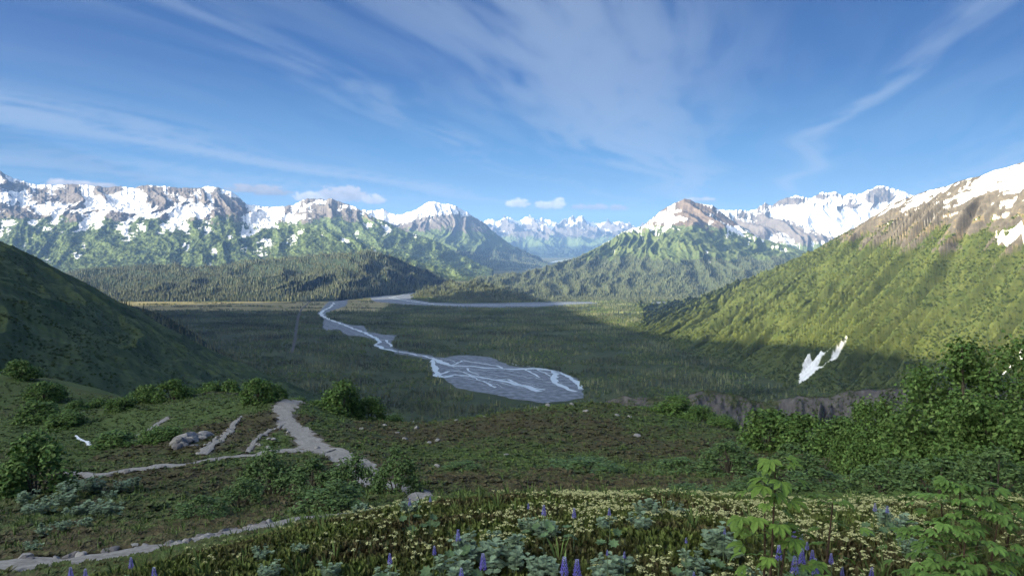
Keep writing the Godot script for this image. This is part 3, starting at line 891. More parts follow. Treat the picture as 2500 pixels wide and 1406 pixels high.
# ------------------------------------------------------------------ valley
func polygon_mesh(px: Array, h: float, step := 0.0) -> Dictionary:
	var poly := PackedVector2Array()
	for p in px:
		var w := floor_at(p[0], p[1], h)
		poly.append(Vector2(w.x, w.z))
	var rough := PackedVector2Array()
	var n := noise(77, 0.02, 3)
	for i in poly.size():                 # banks wander a little between the given points
		var a := poly[i]
		var b := poly[(i + 1) % poly.size()]
		var k := maxi(1, int(a.distance_to(b) / 12.0))
		for j in k:
			var m := a.lerp(b, float(j) / k)
			rough.append(m + Vector2(n.get_noise_2d(m.x, m.y), n.get_noise_2d(m.x + 500.0, m.y)) * 9.0)
	var s := Shape.new()
	var ix := Geometry2D.triangulate_polygon(rough)
	for i in range(0, ix.size(), 3):
		var a := rough[ix[i]]
		var b := rough[ix[i + 1]]
		var c := rough[ix[i + 2]]
		s.tri(Vector3(a.x, h, a.y), Vector3(b.x, h, b.y), Vector3(c.x, h, c.y), Color.WHITE, Vector3.UP)
	return {"mesh": s.mesh(), "poly": rough}

func ribbon(px: Array, h: float, seed_: int, wander := 3.0) -> ArrayMesh:      # [x, y, width in metres] along the valley floor
	var pts := []
	for p in px:
		var w := floor_at(p[0], p[1], h)
		pts.append([w, float(p[2])])
	var s := Shape.new()
	var n := noise(seed_, 0.012, 3)
	var left := []
	var right := []
	for i in pts.size() - 1:
		var a: Vector3 = pts[i][0]
		var b: Vector3 = pts[i + 1][0]
		var k := maxi(1, int(a.distance_to(b) / 8.0))
		for j in range(0, k + (1 if i == pts.size() - 2 else 0)):
			var f := float(j) / k
			var m := a.lerp(b, f)
			var side := (b - a).cross(Vector3.UP).normalized()
			m += side * n.get_noise_2d(m.x, m.z) * wander * 3.0
			var w: float = lerpf(pts[i][1], pts[i + 1][1], f) * 0.5 * (1.0 + 0.7 * n.get_noise_2d(m.z * 1.7, m.x * 1.7))
			left.append(m - side * w)
			right.append(m + side * w)
	for i in left.size() - 1:
		s.quad(left[i], right[i], right[i + 1], left[i + 1], Color.WHITE, Vector3.UP)
	return s.mesh()

# ------------------------------------------------------------------ the hillside we stand on
# its shape passes through these places: [photo x, photo y, metres ahead]
const GROUND := [[0, 1440, 4.6], [250, 1440, 4.2], [500, 1420, 3.9], [700, 1406, 3.7], [1200, 1406, 3.5], [1700, 1406, 3.4], [2000, 1406, 3.4], [2450, 1400, 3.4], [640, 1300, 5.0], [800, 1252, 5.6], [1000, 1228, 6.0], [1250, 1222, 6.3], [1500, 1218, 6.5], [1750, 1228, 6.4], [2000, 1245, 6.0], [2250, 1262, 5.6], [2500, 1280, 5.2], [400, 1432, 4.3], [520, 1392, 4.5], [450, 1335, 8.9], [500, 1376, 6.0], [420, 1405, 6.2], [300, 1425, 6.0], [620, 1322, 7.2], [700, 1300, 7.6], [540, 1306, 9.5], [700, 1276, 10.6],
	[0, 1385, 7.95], [300, 1369, 8.2], [620, 1287, 10.1], [850, 1268, 11.2], [1035, 1218, 13.9], [1250, 1225, 10.5], [1500, 1225, 10.5], [0, 1250, 14], [300, 1250, 14.5], [550, 1240, 14.5], [700, 1200, 18], [100, 1200, 18], [350, 1195, 19], [0, 1310, 10.5], [300, 1310, 11],
	[120, 1155, 24.2], [220, 1169, 22.2], [400, 1141, 24.4], [500, 1119, 25.9], [650, 1107, 26.4], [760, 1098, 26], [830, 1115, 23.5], [880, 1146, 20.5], [740, 1073, 28.6], [715, 1050, 31], [690, 1010, 36], [675, 983, 40], [715, 970, 43], [560, 1062, 32], [480, 1100, 27.6], [600, 1015, 38], [430, 1082, 29], [520, 1040, 35],
	[800, 1078, 30], [900, 1060, 36], [1000, 1040, 40], [1000, 1130, 25], [1200, 1012, 45], [1200, 1100, 29], [1450, 985, 47], [1350, 995, 47], [1450, 1080, 31], [1600, 1010, 44], [1680, 1028, 41], [1750, 1050, 38], [1750, 1130, 24], [1300, 1180, 17], [1600, 1180, 17], [1850, 1085, 31], [1900, 1120, 24], [1900, 1190, 14], [2200, 1160, 13], [2100, 1130, 18], [2400, 1180, 10], [2400, 1090, 17],
	[820, 1025, 42], [940, 1032, 45], [100, 945, 95], [250, 955, 90], [0, 950, 95], [300, 1000, 65], [100, 1010, 62], [450, 990, 60], [250, 1062, 40], [60, 1072, 38], [330, 1066, 38], [190, 1084, 35.5], [520, 962, 70], [620, 962, 56]]
# and through these: x, y above the eye, z
const GROUND_XYZ := [[0, -1.62, 0], [3, -1.58, 0], [-3, -1.75, 0], [0, -0.9, 6], [-7, -1.6, 6], [7, -0.4, 6], [-9, -2.6, 0], [9, -1.0, 0], [9, -2.0, -6], [12, -1.6, 6], [25, 3, 8], [-25, -4, 8], [-1, -22, -62], [8, -25, -66], [20, -23, -62], [-9, -19, -58], [-18, -25, -76], [-60, -38, -140], [-75, -36, -130], [-48, -36, -112], [150, -25, -30], [150, -90, -150], [0, -80, -150], [-150, 2, -30], [-150, -50, -200], [60, 3, 0], [-60, -3, 0], [0, 4, 30], [60, -30, -75], [45, -17, -40], [-110, -26, -110], [-35, -27, -90]]
const GA := 6.0
const GX := 170
const GZ := 150
var gx := PackedFloat32Array()
var gz := PackedFloat32Array()
var gh := PackedFloat32Array()
var bump_n: FastNoiseLite
var hill_n: FastNoiseLite

func shape_ground() -> void:
	bump_n = noise(801, 0.9, 3)
	hill_n = noise(802, 0.16, 3)
	var pts := []
	for g in GROUND:
		pts.append(P(g[0], g[1], g[2]) - EYE)
	for g in GROUND_XYZ:
		pts.append(Vector3(g[0], g[1], g[2]))
	var n := pts.size()
	var m := n + 3
	var A := []
	for i in m:
		var row := PackedFloat64Array()
		row.resize(m + 1)
		A.append(row)
	for i in n:
		for j in n:
			A[i][j] = tps(pts[i].x - pts[j].x, pts[i].z - pts[j].z) + (0.004 if i == j else 0.0)
		A[i][n] = 1.0; A[i][n + 1] = pts[i].x / 50.0; A[i][n + 2] = pts[i].z / 50.0
		A[n][i] = 1.0; A[n + 1][i] = pts[i].x / 50.0; A[n + 2][i] = pts[i].z / 50.0
		A[i][m] = pts[i].y
	for i in m:
		var best := i
		for j in range(i + 1, m):
			if absf(A[j][i]) > absf(A[best][i]): best = j
		var sw = A[i]; A[i] = A[best]; A[best] = sw
		var pi: PackedFloat64Array = A[i]
		for j in range(i + 1, m):
			var f: float = A[j][i] / pi[i]
			if f == 0.0: continue
			var rj: PackedFloat64Array = A[j]
			for k in range(i, m + 1):
				rj[k] -= f * pi[k]
			A[j] = rj
	var w := PackedFloat64Array()
	w.resize(m)
	for i in range(m - 1, -1, -1):
		var s: float = A[i][m]
		for k in range(i + 1, m): s -= A[i][k] * w[k]
		w[i] = s / A[i][i]
	for i in GX: gx.append(GA * sinh((float(i) / (GX - 1) * 2.0 - 1.0) * 3.6))
	for j in GZ: gz.append(GA * sinh(lerpf(1.6, -4.0, float(j) / (GZ - 1))))
	var rows := []
	rows.resize(GZ)
	var job := func(j: int) -> void:
		var row := PackedFloat32Array()
		for i in GX:
			var h: float = w[n] + w[n + 1] * gx[i] / 50.0 + w[n + 2] * gz[j] / 50.0
			for k in n:
				h += w[k] * tps(gx[i] - pts[k].x, gz[j] - pts[k].z)
			row.append(h)
		rows[j] = row
	var t := WorkerThreadPool.add_group_task(job, GZ)
	WorkerThreadPool.wait_for_group_task_completion(t)
	for j in GZ: gh.append_array(rows[j])

func tps(dx: float, dz: float) -> float:
	var r2 := (dx * dx + dz * dz) / 2500.0
	return 0.0 if r2 < 1e-12 else r2 * log(r2)

func ash(x: float) -> float:
	return log(x + sqrt(x * x + 1.0)) if x > 0.0 else -log(-x + sqrt(x * x + 1.0))

func ground(x: float, z: float) -> float:      # height of the hillside
	var u := clampf((ash(x / GA) / 3.6 + 1.0) * 0.5 * (GX - 1), 0.0, GX - 1.001)
	var v := clampf((1.6 - ash(z / GA)) / 5.6 * (GZ - 1), 0.0, GZ - 1.001)
	var i := int(u)
	var j := int(v)
	var fx := u - i
	var fz := v - j
	var at := j * GX + i
	var h := lerpf(lerpf(gh[at], gh[at + 1], fx), lerpf(gh[at + GX], gh[at + GX + 1], fx), fz)
	var far := smoothstep(8.0, 16.0, -z)
	return EYE.y + h + bump_n.get_noise_2d(x, z) * (0.05 + 0.08 * far) + hill_n.get_noise_2d(x, z) * 0.2 * far

func on(px: float, d: float) -> Vector3:       # the place on the hillside d metres ahead, below photo column px
	var x := (px - 1250.0) / F * d * 0.985
	return Vector3(x, ground(x, -d), -d)

const TRAILS := [
	[[725, 966, 45, 0.8], [700, 974, 43, 1.2], [672, 985, 39.5, 1.1], [678, 1005, 36.5, 1.0], [690, 1025, 34, 1.0], [715, 1050, 31, 1.05], [740, 1075, 28.5, 1.2], [775, 1090, 26.5, 1.3], [810, 1105, 24.5, 1.4], [850, 1125, 22.3, 1.2], [875, 1145, 20.6, 1.0], [920, 1175, 17.8, 0.9], [980, 1200, 15.5, 0.7], [1036, 1218, 13.9, 0.42], [1000, 1245, 12.3, 0.7], [850, 1265, 11.2, 0.9], [700, 1275, 10.6, 0.8], [620, 1287, 10.1, 0.75], [540, 1305, 9.5, 0.7], [430, 1340, 8.8, 0.8], [300, 1368, 8.2, 0.9], [150, 1378, 8.05, 0.95], [0, 1385, 7.95, 1.0], [-300, 1390, 7.9, 1.0]],
	[[790, 1098, 25.6, 0.9], [700, 1105, 26.3, 0.6], [600, 1110, 26.4, 0.55], [520, 1118, 26, 0.55], [430, 1135, 24.8, 0.62], [350, 1150, 23.8, 0.7], [280, 1163, 22.8, 0.7], [220, 1168, 22.2, 0.65], [160, 1160, 23.2, 0.6], [118, 1153, 24.4, 0.4]],
	[[672, 1028, 34, 0.22], [640, 1055, 31.5, 0.2], [600, 1085, 28.8, 0.2], [576, 1106, 26.7, 0.26]],
	[[568, 1016, 36.5, 0.18], [545, 1040, 33.5, 0.3], [530, 1065, 31, 0.26], [505, 1085, 29, 0.32], [480, 1100, 27.6, 0.4], [462, 1113, 26.4, 0.35]],
	[[195, 1085, 35.6, 0.5], [260, 1077, 36.5, 0.55], [320, 1068, 38.5, 0.5], [385, 1053, 42, 0.35]]]
var trail_lines: Array = []

func draped(line: Array, seed_: int, lift: float) -> ArrayMesh:
	var s := Shape.new()
	var n := noise(seed_, 0.7, 3)
	var pts := []
	for i in line.size() - 1:
		var a: Array = line[i]
		var b: Array = line[i + 1]
		var pa := on(a[0], a[2])
		var pb := on(b[0], b[2])
		var k := maxi(2, int(Vector2(pa.x - pb.x, pa.z - pb.z).length() / 0.22))
		for j in k:
			var f := float(j) / k
			pts.append([Vector2(lerpf(pa.x, pb.x, f), lerpf(pa.z, pb.z, f)), lerpf(a[3], b[3], f)])
	for pass_ in 3:
		for i in range(2, pts.size() - 2):
			pts[i][0] = (pts[i - 2][0] + pts[i - 1][0] + pts[i][0] + pts[i + 1][0] + pts[i + 2][0]) / 5.0
	var flat := PackedVector2Array()
	for p in pts: flat.append(p[0])
	trail_lines.append([flat, pts])
	var rings := []
	for i in pts.size():
		var dir: Vector2 = (pts[mini(i + 1, pts.size() - 1)][0] - pts[maxi(i - 1, 0)][0]).normalized()
		var side := Vector2(-dir.y, dir.x)
		var ring := []
		for k in 9:
			var f := k / 4.0 - 1.0
			var w: float = pts[i][1] * 0.5 * (1.0 + 0.7 * n.get_noise_2d(i * 0.45 + (90.0 if f > 0 else 0.0), 3.0))
			var q: Vector2 = pts[i][0] + side * f * w
			ring.append(Vector3(q.x, ground(q.x, q.y) + lift - 0.055 * pow(absf(f), 4.0) + n.get_noise_2d(q.x * 3.0, q.y * 3.0) * 0.02, q.y))
		rings.append(ring)
	for i in rings.size() - 1:
		for k in 8:
			var g := 0.9 + 0.3 * n.get_noise_2d(i * 0.5, k * 2.0)
			s.quad(rings[i][k], rings[i][k + 1], rings[i + 1][k + 1], rings[i + 1][k], enc(Color(0.36, 0.35, 0.335) * g), Vector3.UP)
	return s.mesh()

var trail_cells := {}
func trail_gap(x: float, z: float) -> float:   # distance past the edge of the nearest trail, up to about 2 m
	if trail_cells.is_empty():
		for t in trail_lines:
			var line: PackedVector2Array = t[0]
			for i in line.size():
				var key := Vector2i(floori(line[i].x / 2.0), floori(line[i].y / 2.0))
				if not trail_cells.has(key): trail_cells[key] = []
				trail_cells[key].append(Vector3(line[i].x, line[i].y, t[1][i][1] * 0.5))
	var best := 99.0
	var cx := floori(x / 2.0)
	var cz := floori(z / 2.0)
	for a in range(-1, 2):
		for b in range(-1, 2):
			for q in trail_cells.get(Vector2i(cx + a, cz + b), []):
				var dx: float = q.x - x
				var dz: float = q.y - z
				var g: float = sqrt(dx * dx + dz * dz) - q.z
				if g < best: best = g
	return best

var tone_n: FastNoiseLite
var tone_f: FastNoiseLite
func heath(x: float, z: float) -> float:       # 0 green grass .. 1 brown heath
	var px := 1250.0 + x / -z * F if z < -1.0 else 1250.0
	var h := tone_n.get_noise_2d(x, z) * 1.1 + tone_f.get_noise_2d(x, z * 1.5) * 0.5
	if z < -8.0 and z > -22.0 and x < -4.0: h += 0.55      # the brown slope before the cross trail
	elif z < -15.0 and z > -52.0 and x > -7.5: h -= 0.02     # the brown knoll
	elif z < -24.0 and x < -9.0: h -= 0.5                    # grass round the trail on the left
	if z < -22.0 and z > -38.0 and x < -10.5 and x > -17.0: h += 0.75
	return clampf(0.5 + h, 0.0, 1.0)

const BROWN := Color(0.088, 0.080, 0.042)
const GRASS := Color(0.088, 0.132, 0.043)

func build_near() -> void:
	tone_n = noise(811, 0.07, 3)
	tone_f = noise(812, 0.4, 3)
	shape_ground()
	var said := ["main grey stony trail winding down the knoll and across the slope", "narrow stony trail crossing the slope to the left", "thin straight footpath cutting down to the cross trail", "eroded stony gully beside the rock outcrop", "faint footpath by the small stream on the far left"]
	for i in TRAILS.size():
		structure("trail", draped(TRAILS[i], 820 + i, 0.05 if i == 0 else 0.08), M.trail, said[i])
	var nx := 380
	var nz := 420
	var v := PackedVector3Array()
	var c := PackedColorArray()
	for j in nz:
		var z := GA * sinh(lerpf(1.2, -3.95, float(j) / (nz - 1)))
		for i in nx:
			var x := GA * sinh((float(i) / (nx - 1) * 2.0 - 1.0) * 3.55)
			v.append(Vector3(x, ground(x, z), z))
			var col := GRASS.lerp(BROWN, heath(x, z))
			if z < -6.0 and z > -50.0:                       # trodden earth and gravel beside the trails
				var worn := 1.0 - smoothstep(-0.05, 0.34, trail_gap(x, z) + tone_f.get_noise_2d(x * 6.0, z * 6.0) * 0.22)
				col = col.lerp(Color(0.19, 0.165, 0.13), worn * 0.85)
			c.append(enc(col))
	structure("ground", grid_mesh(v, grid_normals(v, nx, nz), c, nx, nz), M.near, "heath and grass covered hillside in the shade")
	var foam := material(Color.from_rgba8(215, 222, 230), 0.5, false)
	structure("stream", draped([[150, 1070, 39, 0.14], [170, 1078, 37, 0.2], [186, 1086, 35.3, 0.22], [176, 1099, 33, 0.14]], 830, 0.06), foam, "small white stream tumbling past the end of the footpath")
	ground_cover()
	bushes()
	stones()
	flowers()

# ------------------------------------------------------------------ ground cover
func tuft_mesh(seed_: int, blades: int, wide: float, lean: float) -> ArrayMesh:     # 1 m high, scaled down when planted
	var r := RandomNumberGenerator.new()
	r.seed = seed_
	var s := Shape.new()
	for k in blades:
		var a := r.randf() * TAU
		var foot := Vector3(cos(a), 0, sin(a)) * r.randf() * wide * 3.0
		var tip := foot * r.randf_range(1.0, 1.0 + lean) + Vector3(cos(a) * lean * 0.4, r.randf_range(0.5, 1.0), sin(a) * lean * 0.4)
		var side := Vector3(-sin(a + r.randf()), 0, cos(a + r.randf())) * wide * r.randf_range(0.6, 1.2)
		var mid := foot.lerp(tip, 0.55) + Vector3(0, 0.12, 0)
		var g := r.randf_range(0.78, 0.96)
		s.quad(foot - side * 0.5, mid - side, mid + side, foot + side * 0.5, Color(g, g, g))
		s.tri(mid - side, tip, mid + side, Color(g * 1.04, g * 1.04, g))
	return s.mesh()

func ground_cover() -> void:
	var r := RandomNumberGenerator.new()
	r.seed = 61
	var sprig := tuft_mesh(62, 9, 0.10, 0.7)
	var blade := tuft_mesh(63, 7, 0.035, 0.9)
	var near_n := noise(64, 0.9, 3)
	var w := []; var c := []
	while w.size() < 42000:                     # the flowering mat in front of us
		var d := 2.6 + 5.0 * r.randf()
		var x := r.randf_range(-0.80, 0.80) * d
		var p := Vector3(x, ground(x, -d), -d)
		var k := clampf(0.38 + near_n.get_noise_2d(x, d) * 1.3 + r.randf_range(-0.3, 0.3), 0.0, 1.0)
		var s := r.randf_range(0.025, 0.065)
		w.append(Transform3D(Basis(Vector3.UP, r.randf() * TAU).scaled(Vector3(s, s, s)), p - Vector3(0, 0.004, 0)))
		c.append(enc(Color(0.135, 0.175, 0.048).lerp(Color(0.11, 0.09, 0.046), k) * r.randf_range(0.6, 1.4)))
	stuff("heath_mat", sprig, M.leaf, w, c, "low green and brown heath mat between the foreground flowers", "heath")
	w = []; c = []
	while w.size() < 110000:                     # heath and grass over the knoll and slopes
		var d := 6.5 * pow(14.0, r.randf())
		if d > 75.0: continue
		var x := r.randf_range(-0.80, 0.80) * d
		if d < 60.0 and trail_gap(x, -d) < r.randf_range(-0.06, 0.14): continue
		var k := heath(x, -d)
		var s := r.randf_range(0.06, 0.17) * (1.0 + d / 60.0)
		w.append(Transform3D(Basis(Vector3.UP, r.randf() * TAU).scaled(Vector3(s * 1.8, s * 0.34, s * 1.8)), Vector3(x, ground(x, -d) - 0.02, -d)))
		c.append(enc(Color(0.092, 0.145, 0.043).lerp(Color(0.10, 0.083, 0.046), clampf(k + r.randf_range(-0.35, 0.35), 0.0, 1.0)) * r.randf_range(0.65, 1.4)))
	stuff("heath_tussocks", sprig, M.leaf, w, c, "brown heath and green tussocks covering the knoll and slopes", "heath")
	w = []; c = []
	while w.size() < 6000:
		var d := 3.0 * pow(20.0, r.randf())
		if d < 9.0 and r.randf() < 0.93: continue
		var x := r.randf_range(-0.80, 0.80) * d
		if heath(x, -d) > 0.6 and r.randf() < 0.7: continue
		if trail_gap(x, -d) < 0.0: continue
		var s := r.randf_range(0.07, 0.16) * (1.0 + d / 50.0)
		w.append(Transform3D(Basis(Vector3.UP, r.randf() * TAU).scaled(Vector3(s, s, s)), Vector3(x, ground(x, -d) - 0.01, -d)))
		c.append(enc(Color(0.12, 0.18, 0.055) * r.randf_range(0.7, 1.3)))
	stuff("grass", blade, M.leaf, w, c, "thin green grass blades on the hillside", "grass")

# ------------------------------------------------------------------ bushes
func leaf_quad(s: Shape, p: Vector3, dir: Vector3, nrm: Vector3, size: float, col: Color) -> void:
	var side := dir.cross(nrm).normalized()
	var up := side.cross(dir).normalized()
	var tip := p + dir * size
	var mid := p + dir * size * 0.5
	var fold := up * size * 0.08
	s.tri(p, mid + side * size * 0.33 + fold, tip, col)
	s.tri(p, tip, mid - side * size * 0.33 + fold, col)

func bush_meshes(seed_: int, lobes_n: int, leaves: int, leaf: float, airy: float, hue: Array, lobe := 1.0) -> Dictionary:   # about 1 m high and 1 m wide
	var r := RandomNumberGenerator.new()
	r.seed = seed_
	var lobes := []
	for k in lobes_n:
		var a := TAU * (k + r.randf()) / lobes_n * 2.4
		var q := 0.36 * sqrt((k + 0.5) / lobes_n)
		var h := (lerpf(0.74, 0.30, pow(q / 0.36, 1.5)) + r.randf_range(-0.10, 0.14)) * (1.0 if lobe == 1.0 else r.randf_range(0.45, 1.12))
		lobes.append([Vector3(cos(a) * q, h, sin(a) * q), r.randf_range(0.12, 0.22) * (1.0 - airy * 0.25) * lobe])
	for k in lobes_n / 2:
		var a := TAU * (k + r.randf()) / (lobes_n / 2)
		lobes.append([Vector3(cos(a) * 0.33, r.randf_range(0.08, 0.2), sin(a) * 0.33), r.randf_range(0.11, 0.17)])
	var stems := []
	for k in mini(lobes_n, 7):
		var s := Shape.new()
		var L: Vector3 = lobes[k * lobes_n / mini(lobes_n, 7)][0]
		var f := Vector3(L.x * 0.15, -0.05, L.z * 0.15)
		s.tube([f, f.lerp(L, 0.5) + Vector3(L.x * -0.12, 0.03, L.z * -0.12), L + Vector3(0, 0.08, 0)], [0.016, 0.011, 0.004], 5, enc(Color(0.10, 0.085, 0.065)))
		stems.append(s.mesh())
	var c := Shape.new()
	for k in leaves:
		var L: Array = lobes[r.randi() % lobes.size()]
		var out := Vector3(r.randfn(), r.randfn() * 0.9 + 0.2, r.randfn()).normalized()
		var p: Vector3 = L[0] + out * L[1] * (pow(r.randf(), 0.35 + airy) * 1.12)
		p += Vector3(r.randfn(), r.randfn(), r.randfn()) * 0.02
		if p.y < 0.015: p.y = r.randf_range(0.0, 0.06)
		var nrm := (out * 0.7 + Vector3.UP * 0.5 + Vector3(r.randfn(), r.randfn(), r.randfn()) * 0.55).normalized()
		var dir := nrm.cross(Vector3(r.randfn(), r.randfn(), r.randfn())).normalized()
		dir.y -= 0.25
		var h: Color = hue[r.randi() % hue.size()]
		leaf_quad(c, p, dir.normalized(), nrm, leaf * r.randf_range(0.6, 1.3), enc(h * r.randf_range(0.7, 1.3)))
	return {"stems": stems, "crown": c.mesh()}

const ALDER := [Color(0.075, 0.14, 0.035), Color(0.10, 0.17, 0.045), Color(0.125, 0.19, 0.055), Color(0.062, 0.115, 0.03)]
const WILLOW := [Color(0.09, 0.15, 0.05), Color(0.115, 0.175, 0.065), Color(0.07, 0.12, 0.042)]

func bushes() -> void:
	var kinds := [bush_meshes(71, 11, 4200, 0.062, 0.0, ALDER), bush_meshes(72, 9, 3800, 0.064, 0.1, ALDER), bush_meshes(73, 13, 4400, 0.06, 0.0, ALDER), bush_meshes(74, 12, 3400, 0.05, 0.5, WILLOW), bush_meshes(75, 9, 2800, 0.05, 0.7, WILLOW), bush_meshes(76, 34, 19000, 0.026, 0.3, ALDER, 0.68), bush_meshes(77, 30, 17000, 0.027, 0.4, ALDER, 0.66)]
	# photo x, metres ahead, width and height in photo pixels, kind, what it is
	var list := [
		[820, 44, 115, 96, 0, "alder_bush", "large rounded alder bush just right of the trail's top bend"], [890, 45.5, 85, 60, 1, "alder_bush", "alder bush leaning against the right side of the large rounded one"], [948, 47.5, 70, 36, 2, "alder_bush", "low alder at the right end of the bush row beside the trail top"],
		[765, 53, 64, 48, 2, "alder_bush", "alder behind the trail's top bend, next to the large rounded bush"], [712, 56, 64, 36, 1, "alder_bush", "small alder directly behind the top end of the main trail"], [655, 52, 62, 42, 0, "alder_bush", "alder just left of where the main trail tops out"], [615, 41.5, 100, 72, 2, "alder_bush", "broad alder on the slope left of the trail's top stretch"],
		[548, 64, 72, 66, 1, "alder_bush", "tallest pale alder on the skyline left of the trail"], [492, 64, 86, 56, 0, "alder_bush", "wide alder left of the tallest pale one"], [432, 60, 74, 52, 2, "alder_bush", "alder at the left end of the skyline thicket"], [398, 50, 90, 58, 0, "alder_bush", "alder in the hollow above the far left footpath"], [328, 51, 86, 50, 1, "alder_bush", "alder above the middle of the far left footpath"], [268, 47, 76, 44, 2, "alder_bush", "low alder above the small stream"], [205, 57, 70, 42, 0, "alder_bush", "alder below the smooth green rise"],
		[78, 68, 100, 58, 2, "alder_bush", "dark round bush on the smooth green rise at far left"], [20, 78, 90, 50, 1, "alder_bush", "bush at the left picture edge on the green rise"], [150, 54, 66, 40, 1, "alder_bush", "small bush between the dark round bush and the stream"], [62, 45, 120, 56, 0, "alder_bush", "broad bush on the left edge below the green rise"], [128, 43, 96, 46, 2, "alder_bush", "low bush just left of the small stream"],
		[40, 17, 190, 160, 0, "alder_bush", "big bright alder at the left edge beside the cross trail's end"], [252, 30, 130, 42, 1, "alder_bush", "low spreading bush below the far left footpath"], [362, 30.5, 110, 46, 2, "alder_bush", "low spreading bush left of the rock outcrop"],
		[640, 16.5, 170, 135, 3, "willow_bush", "tall airy willow before the junction of the trails"], [555, 14, 150, 95, 4, "willow_bush", "thin willow at the left end of the willow clump"], [745, 15.5, 170, 112, 4, "willow_bush", "airy willow in the middle of the willow clump"], [850, 15.2, 160, 118, 3, "willow_bush", "willow hiding the lower bend of the main trail"], [955, 14.6, 140, 122, 3, "willow_bush", "bushy willow at the right end of the willow clump"], [470, 12.6, 160, 72, 4, "willow_bush", "low willow above the stone edged lower trail"], [790, 12, 210, 84, 3, "willow_bush", "wide low willow behind the foreground rim"],
		[1110, 50, 84, 22, 2, "alder_bush", "small alder in the dip left of the knoll's crest"], [1290, 50.5, 80, 40, 0, "alder_bush", "leftmost of the three alders on the knoll's crest"], [1352, 50, 90, 44, 1, "alder_bush", "middle of the three alders on the knoll's crest"], [1412, 50.5, 90, 42, 2, "alder_bush", "rightmost of the three alders on the knoll's crest"], [1582, 48, 80, 34, 2, "alder_bush", "small alder on the knoll's right shoulder above the cliffs"], [1660, 45.5, 112, 62, 0, "alder_bush", "full alder on the knoll's right shoulder before the cliffs"], [1722, 43, 92, 48, 1, "alder_bush", "alder stepping down the knoll's right edge"], [1782, 41, 84, 40, 2, "alder_bush", "lowest alder on the knoll's right edge"],
		[1905, 27, 170, 128, 2, "alder_bush", "round dense alder standing alone right of the knoll"], [1990, 25, 160, 110, 0, "alder_bush", "alder against the right side of the round dense one"], [2075, 20.5, 150, 118, 1, "alder_bush", "lighter alder between the round one and the dark thicket"],
		[2150, 14.5, 200, 215, 6, "alder_thicket_bush", "left edge bush of the dark tall thicket on the right"], [2250, 12.4, 300, 300, 5, "alder_thicket_bush", "big dark alder in the middle of the right thicket"], [2400, 11, 420, 385, 6, "alder_thicket_bush", "tallest dark alder of the right thicket"], [2540, 9.5, 420, 390, 5, "alder_thicket_bush", "dark alder at the right picture edge"],
		[1870, 8.6, 190, 62, 3, "willow_bush", "low willow just behind the flower bank, left of the thicket's foot"], [2040, 8.2, 210, 84, 4, "willow_bush", "thin willow at the thicket's foot behind the broad leaved plant"], [2190, 7.8, 200, 104, 3, "willow_bush", "willow at the thicket's foot behind the two pale lupines"], [2330, 7.4, 240, 120, 4, "willow_bush", "willow under the tallest alder behind the bushy shrub"], [2480, 7.0, 220, 140, 3, "willow_bush", "willow at the right edge behind the bushy shrub"], [1700, 9.4, 170, 34, 4, "willow_bush", "flat willow behind the middle of the flower bank"],
		[1800, 18, 190, 84, 3, "willow_bush", "low willow in front of the round dense alder"], [1690, 19, 170, 58, 4, "willow_bush", "thin low willow on the right foot of the knoll"], [1960, 15, 190, 100, 3, "willow_bush", "low willow at the foot of the dark thicket"], [1440, 21, 220, 34, 4, "willow_bush", "flat green willow patch on the face of the knoll"], [1120, 21, 110, 24, 4, "willow_bush", "tiny willow patch in the brown hollow"]]
	var turn := 0.0
	for b in list:
		var at := on(b[0], b[1])
		var wide: float = b[2] * b[1] / F
		var tall: float = b[3] * b[1] / F
		var k: Dictionary = kinds[b[4]]
		turn += 2.4
		var o := base(b[5], at - Vector3(0, tall * 0.04, 0), turn)
		o.scale = Vector3(wide * 1.05, tall * 1.08, wide * 1.05)
		put("crown", k.crown, M.leaf, o)
		for s in k.stems:
			put("stem", s, M.wood, o)
		tag(o, b[6], "bush", "alder and willow bushes on the hillside")
	# a spruce seedling by the trail
	var t := on(853, 21.6)
	var sap := base("spruce_sapling", t)
	var s2 := Shape.new()
	s2.tube([Vector3.ZERO, Vector3(0, 0.62, 0)], [0.012, 0.003], 5, enc(Color(0.06, 0.05, 0.04)))
	put("trunk", s2.mesh(), M.wood, sap)
	var s3 := Shape.new()
	var r := RandomNumberGenerator.new()
	r.seed = 79
	for k in 46:
		var h := r.randf_range(0.08, 0.6)
		var a := r.randf() * TAU
		var len := 0.24 * (1.0 - h / 0.66) + 0.03
		leaf_quad(s3, Vector3(0, h, 0), Vector3(cos(a), -0.12, sin(a)).normalized(), Vector3.UP, len, enc(Color(0.022, 0.036, 0.02)))
	put("needle_whorls", s3.mesh(), M.leaf, sap)
	tag(sap, "tiny dark spruce sapling beside the main trail", "sapling")

